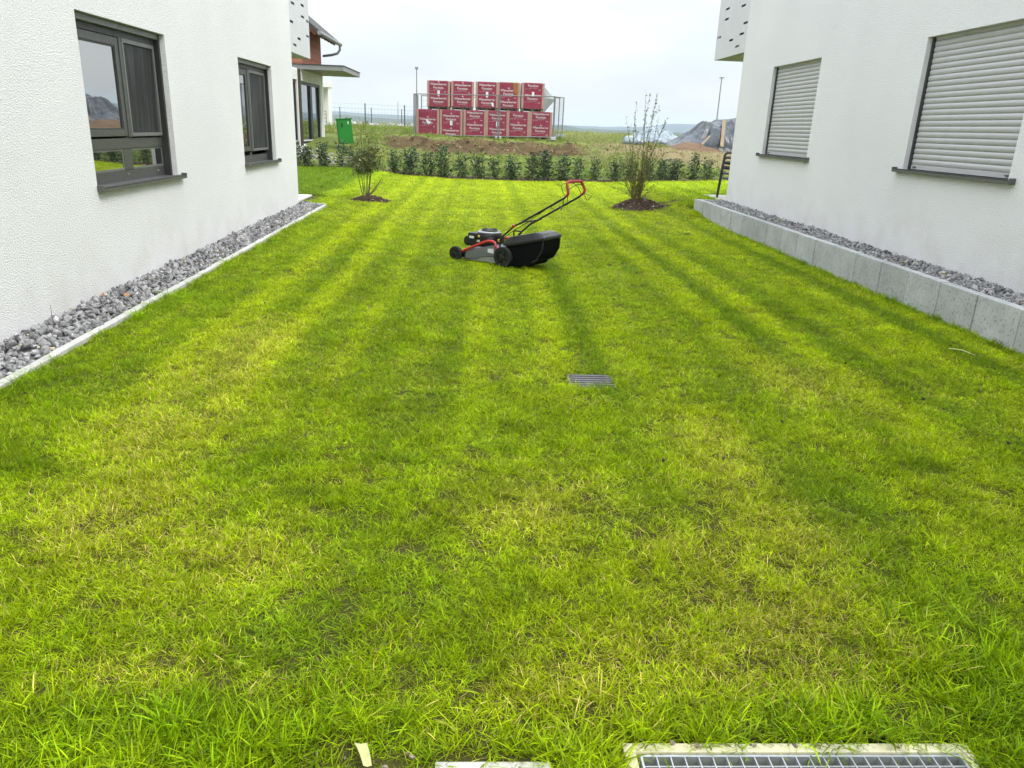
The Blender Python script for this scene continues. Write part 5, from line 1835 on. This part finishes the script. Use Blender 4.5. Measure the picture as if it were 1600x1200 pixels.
for a, b in ((27.0, 29.45), (29.9, 33.6)):
    fr = MB()
    ring(fr, XF - .16, XF - .06, a, b, .76, 2.97, .10, .10, .14)
    mid = a + (b - a) * .56
    fr.box(XF - .15, XF - .05, mid - .17, mid + .17, .90, 2.87)
    d = part('glass_door', fr, M['anthra'], h3, bevel=.004, world=True)
    part('pane', MB().box(XF - .12, XF - .11, a + .1, mid - .17, .90, 2.87), M['glass'], d, world=True)
    part('pane', MB().box(XF - .12, XF - .11, mid + .17, b - .1, .90, 2.87), M['glass'], d, world=True)
    part('shutter_box', MB().box(XF - .15, XF + .012, a, b, 2.97, 3.30), M['box_white'], h3, bevel=.005, world=True)
    part('threshold', MB().box(XF - .05, XF + .02, a + .15, b - .1, .86, .90), M['box_white'], d, world=True)
part('post', MB().box(XF - .04, XF + .05, 29.55, 29.66, .72, 3.35), M['brown'], h3, bevel=.006, world=True)
part('post', MB().box(XF - .03, XF + .05, 29.70, 29.86, .72, 3.35), M['anthra'], h3, bevel=.006, world=True)
part('corner_strip', MB().box(XF - .02, XF + .03, 33.78, 34.03, .74, 3.36), M['white_paint'], h3, bevel=.004, world=True)
mb = MB()
mb.add([(XF, 30.3, 3.55), (XF, 34.0, 3.55), (XF, 34.0, 4.85), (XF, 30.3, 4.85)], [(0, 1, 2, 3)])
mb.add([(XF, 30.3, 3.55), (-14, 30.3, 3.55), (-14, 30.3, 6.0), (-11, 30.3, 8.3), (XF, 30.3, 4.85)], [(0, 1, 2, 3, 4)])
mb.add([(XF, 34, 3.55), (-14, 34, 3.55), (-14, 34, 6.0), (-11, 34, 8.3), (XF, 34, 4.85)], [(0, 1, 2, 3, 4)])
part('upper_wall', mb, M['terracotta'], h3, world=True)
sl_ = .78
def rz(x):
    return 4.58 + (-5.93 - x) * sl_
rf = MB()
rf.add([(-5.93, 30.0, rz(-5.93)), (-11, 30.0, rz(-11)), (-11, 34.3, rz(-11)), (-5.93, 34.3, rz(-5.93)),
        (-5.93, 30.0, rz(-5.93) + .14), (-11, 30.0, rz(-11) + .14), (-11, 34.3, rz(-11) + .14), (-5.93, 34.3, rz(-5.93) + .14)],
       [(0, 3, 2, 1), (4, 5, 6, 7), (0, 1, 5, 4), (1, 2, 6, 5), (2, 3, 7, 6), (3, 0, 4, 7)])
roof = part('roof', rf, M['roof_dark'], h3, world=True)
for k in range(7):
    y = 30.25 + k * .62
    part('rafter', MB().bar((-6.02, y, rz(-6.02) - .07), (-7.2, y, rz(-7.2) - .07), .10, .14), M['rafter'], roof, world=True)
g = MB().tube([(-5.87, 29.98, 4.60), (-5.87, 34.34, 4.60)], .075, 12)
part('gutter', g, M['zinc'], roof, smooth=True, world=True)
part('downpipe', MB().tube([(-5.87, 34.18, 4.58), (-5.88, 34.18, 4.38), (-5.98, 34.15, 4.25), (-6.2, 34.1, 4.18), (-6.56, 34.04, 4.12)], .05, 10), M['zinc'], roof, smooth=True, world=True)
mb = MB()
pr = random.Random(9)
for k in range(9):
    x = -8.2 + k * .18
    mb.bar((x, 30.4, 3.56), (x + pr.uniform(-.2, .3), 30.5, 3.72 + pr.uniform(0, .14)), .08, .05)
part('roof_clutter', mb, M['roof_dark'], h3, world=True)

# pale house farther back with the open loggia
wh = thing('white_house', 'plain white house with an open loggia and glass railing beyond the grey canopy', 'house', (-8.9, 45, 1.2), .20)
part('wall', MB().box(-14, -10.0, 45, 53, 1.0, 3.35).box(-10.0, -9.55, 47.5, 53, 1.0, 3.35).box(-9.55, -8.90, 47.5, 53, 1.0, 3.35), M['white_paint'], wh, world=True)
part('column', MB().box(-9.08, -8.90, 45, 45.25, 1.25, 3.35), M['white_paint'], wh, world=True)
part('floor_slab', MB().box(-14, -8.86, 44.95, 53, 3.35, 3.62), M['white_paint'], wh, world=True)
part('loggia_floor', MB().box(-10.0, -8.88, 45, 47.5, 1.0, 1.3), M['slab'], wh, world=True)
k = NT('rail_glass')
k.b.inputs['Base Color'].default_value = (0.75, 0.85, 0.84, 1)
k.b.inputs['Roughness'].default_value = .05
k.b.inputs['Alpha'].default_value = .35
part('glass_rail', MB().box(-14, -8.90, 45.0, 45.02, 3.63, 4.5), k.m, wh, world=True)
mb = MB()
for z in (1.55, 1.75, 1.95, 2.12):
    mb.tube([(-9.75, 46.5, z), (-9.2, 46.5, z)], .02, 6)
mb.tube([(-9.75, 46.5, 1.3), (-9.75, 46.5, 2.12)], .02, 6).tube([(-9.2, 46.5, 1.3), (-9.2, 46.5, 2.12)], .02, 6)
part('railing', mb, M['zinc'], wh, world=True)

wh.location.x = -8.28

# ------------------------------------------------------------------ green cabinet
M['green'] = mat('green_plastic', (0.008, 0.20, 0.014), 0.42, col2=(0.007, 0.17, 0.012), vs=3)
M['green_dark'] = mat('green_vent', (0.010, 0.05, 0.012), 0.6)
gc = thing('green_cabinet', 'bright green site cabinet leaning at an angle beside the glass doors', 'cabinet', (-5.03, 30.0, .84), -.16)
gc.rotation_euler = (0, -.085, .22)
part('body', MB().box(-.27, .27, -.17, .30, 0, .86), M['green'], gc, bevel=.012, smooth=True)
part('lid', MB().box(-.30, .30, -.20, .33, .86, .895), M['green'], gc, bevel=.008)
part('door', MB().box(-.25, .25, -.180, -.1705, .02, .84), M['green'], gc, bevel=.004)
part('vent', MB().box(-.13, -.06, -.186, -.1805, .58, .74), M['green_dark'], gc)
part('sticker', MB().box(.12, .155, -.184, -.1805, .68, .78), M['m_white'], gc)
part('hinge', MB().box(.272, .278, -.10, .08, .42, .45), M['green_dark'], gc)
part('knob', MB().lathe([(.02, .895), (.025, .915), (.015, .925)], 10, (.10, .0, 0)), M['green_dark'], gc)

# ------------------------------------------------------------------ far fence, lamp posts
M['steel_dark'] = mat('dark_post', (0.06, 0.065, 0.065), 0.6)
M['pole'] = mat('lamp_pole', (0.30, 0.31, 0.32), 0.5, 0.3)
def far_fence(label, pts, h):
    f = thing('wire_fence', label, 'fence', (pts[0][0], pts[0][1], float(field_z(np.array(pts[0][0]), np.array(pts[0][1])))))
    for x, y in pts:
        z = float(field_z(np.array(x), np.array(y)))
        part('post', MB().tube([(x, y, z - .2), (x, y, z + h)], .045, 6), M['steel_dark'], f, world=True)
    for k in range(5):
        mb = MB()
        mb.tube([(x, y, float(field_z(np.array(x), np.array(y))) + h * (.12 + .21 * k)) for x, y in pts], .006, 3)
        part('wire', mb, M['wire'], f, world=True)
    mb = MB()
    for (x0, y0), (x1, y1) in zip(pts, pts[1:]):
        for k in range(1, 12):
            t = k / 12
            x, y = x0 + (x1 - x0) * t, y0 + (y1 - y0) * t
            z = float(field_z(np.array(x), np.array(y)))
            mb.tube([(x, y, z), (x, y, z + h * .97)], .003, 3, False)
    tag(part('wire_mesh', mb, M['wire'], f), kind='stuff') if False else tag(part('wire_mesh', mb, M['wire'], f, world=True), kind='stuff')
far_fence('wire mesh fence on dark posts in front of the grey rubble strip', [(-14.6, 58), (-11.2, 58), (-8.35, 58.2), (-5.55, 58.4), (-2.6, 58.6)], 1.5)
far_fence('farther wire mesh fence on dark posts beyond the grey rubble strip', [(-20, 78), (-13.6, 78), (-10.6, 78), (-7.7, 78), (-4.4, 78)], 1.55)
def lamp(label, x, y, z0, z1):
    l = thing('lamp_post', label, 'lamp post', (x, y, z0))
    part('pole', MB().tube([(0, 0, -.3), (0, 0, z1 - z0)], [.06, .04], 10), M['pole'], l, smooth=True)
    part('lamp_head', MB().box(-.16, .16, -.10, .10, z1 - z0, z1 - z0 + .09) if x > 0 else MB().box(-.12, .12, -.12, .12, z1 - z0, z1 - z0 + .16), M['pole'], l, bevel=.03)
lamp('slim grey lamp post rising behind the end of the pallet stack', -4.81, 60, 1.2, 5.4)
lamp('slim grey lamp post rising behind the dark tarpaulin heap', 17.75, 60, 1.2, 5.68)
tag(part('mast', MB().tube([(-16.5, 160, 0), (-16.5, 160, 5.6)], [.10, .06], 6), M['pole']), 'thin distant mast standing beyond the wire fences', 'mast')

# ------------------------------------------------------------------ covered heaps
def ridged(x, y, o=3):
    return 1 - np.abs(2 * vnoise(x, y, o) - 1)
def heap_z(X, Y):
    base = field_z(X, Y)
    prof = np.interp(X, [9.1, 9.6, 10.2, 10.9, 11.6, 12.1, 12.6, 13.2, 13.6], [0, .22, .55, .98, 1.24, 1.30, 1.2, .7, 0])
    d = np.clip(1 - ((Y - 38.9) / 1.9) ** 2, 0, 1) ** .45
    ang = np.arctan2(Y - 39.6, X - 11.9)
    rad = np.hypot(X - 11.9, Y - 39.6)
    fold = (ridged(ang * 3.2 + 3, rad * .45) - .6) * .62 * np.clip(rad, 0, 1) + (ridged(X * 1.4 + Y * .8, Y * .9 - X * .5 + 5) - .6) * .34 + (ridged(ang * 8 + 1, rad * .9) - .6) * .14
    return base + prof * d + fold * np.clip(prof * 1.6, 0, 1) * d * .9 - .02
o = crumple('tarpaulin', np.linspace(9.1, 13.6, 130), np.linspace(36.95, 40.9, 110), lambda X, Y: heap_z(X, Y), M['tarp_grey'])
tag(o, 'dark grey tarpaulin draped over a heap near the shuttered house, held by a board', 'tarpaulin')
M['sand'] = mat('brown_sand', (0.17, 0.105, 0.058), 0.95, col2=(0.115, 0.07, 0.04), vs=4, bump=.5, bs=30, bd=.03)
def sand_z(X, Y):
    return field_z(X, Y) - .05 + .36 * np.clip(1 - ((X - 10.2) / 1.4) ** 2 - ((Y - 37.4) / 1.1) ** 2, 0, 1) + (vnoise(X * 3, Y * 3, 3) - .5) * .06
o = crumple('sand_heap', np.linspace(8.5, 11.7, 40), np.linspace(36.2, 38.6, 30), sand_z, M['sand'], .02)
tag(o, 'reddish brown sand heap showing under the edge of the dark tarpaulin', 'sand heap')
M['plank'] = mat('pale_plank', (0.30, 0.235, 0.155), 0.8, col2=(0.22, 0.165, 0.10), vs=5)
tag(part('plank', MB().bar((11.25, 36.75, 1.15), (11.52, 37.75, 2.36), .16, .05, (0, -1, .5)), M['plank'], bevel=.006), 'long pale wooden plank leaning upright on the dark tarpaulin', 'plank')
tag(part('plank', MB().bar((10.25, 36.6, 1.22), (10.70, 37.0, 1.62), .09, .04, (0, -1, .5)), M['plank'], bevel=.006), 'short wooden board lying at the foot of the dark tarpaulin', 'plank')
def white_z(X, Y):
    base = field_z(X, Y)
    prof = np.interp(X, [7.75, 8.3, 8.9, 9.5, 10.0, 10.5, 10.8], [0, .36, .52, .56, .34, .14, 0])
    d = np.clip(1 - ((Y - 41.8) / 1.3) ** 2, 0, 1) ** .5
    fold = (ridged(X * 2.3 + 9, Y * 1.9) - .6) * .55 + (ridged(X * 5 + Y * 2, Y * 4) - .6) * .30
    return base + prof * d + fold * d * np.clip(prof * 3, 0, 1) * .8 + .02
o = crumple('tarpaulin', np.linspace(7.75, 10.8, 30), np.linspace(40.5, 43.1, 22), white_z, M['tarp_white'], .01, .3)
tag(o, 'crumpled pale blue-white plastic sheeting heaped beyond the twiggy shrub', 'tarpaulin')
def sack(x, y, rx, rz_, label, seed):
    q = np.random.default_rng(seed)
    bm = bmesh.new()
    bmesh.ops.create_icosphere(bm, subdivisions=3, radius=1)
    for v in bm.verts:
        n = float(vnoise(v.co.x * 2 + seed, v.co.y * 2 + v.co.z * 1.7, 3)) - .5
        v.co *= 1 + n * .55
        v.co.x *= rx
        v.co.y *= .3
        v.co.z *= rz_
    me = bpy.data.meshes.new('white_sack')
    bm.to_mesh(me)
    bm.free()
    me.polygons.foreach_set('use_smooth', [True] * len(me.polygons))
    me.materials.append(M['tarp_white'])
    o = link('white_sack', me)
    o.location = (x, y, float(field_z(np.array(x), np.array(y))) + rz_ * .6)
    tag(o, label, 'sack', 'white sacks by the heap')
sack(7.15, 38.2, .34, .24, 'bulky white sack lying behind the stems of the twiggy shrub', 3)
sack(7.72, 38.5, .24, .15, 'small flat white sack beside the bulky one behind the shrub', 8)
sack(9.05, 40.0, .45, .20, 'long white sack lying at the foot of the pale sheeting heap', 12)

# ------------------------------------------------------------------ air
hz = MB().box(-2990, 2990, -290, 2990, -11, 46)
k = bpy.data.materials.new('air')
k.use_nodes = True
k.node_tree.nodes.clear()
pv = k.node_tree.nodes.new('ShaderNodeVolumePrincipled')
pv.inputs['Color'].default_value = (0.68, 0.80, 1.0, 1)
pv.inputs['Density'].default_value = 0.00026
ou = k.node_tree.nodes.new('ShaderNodeOutputMaterial')
k.node_tree.links.new(pv.outputs[0], ou.inputs['Volume'])
tag(part('haze', hz, k), kind='stuff')
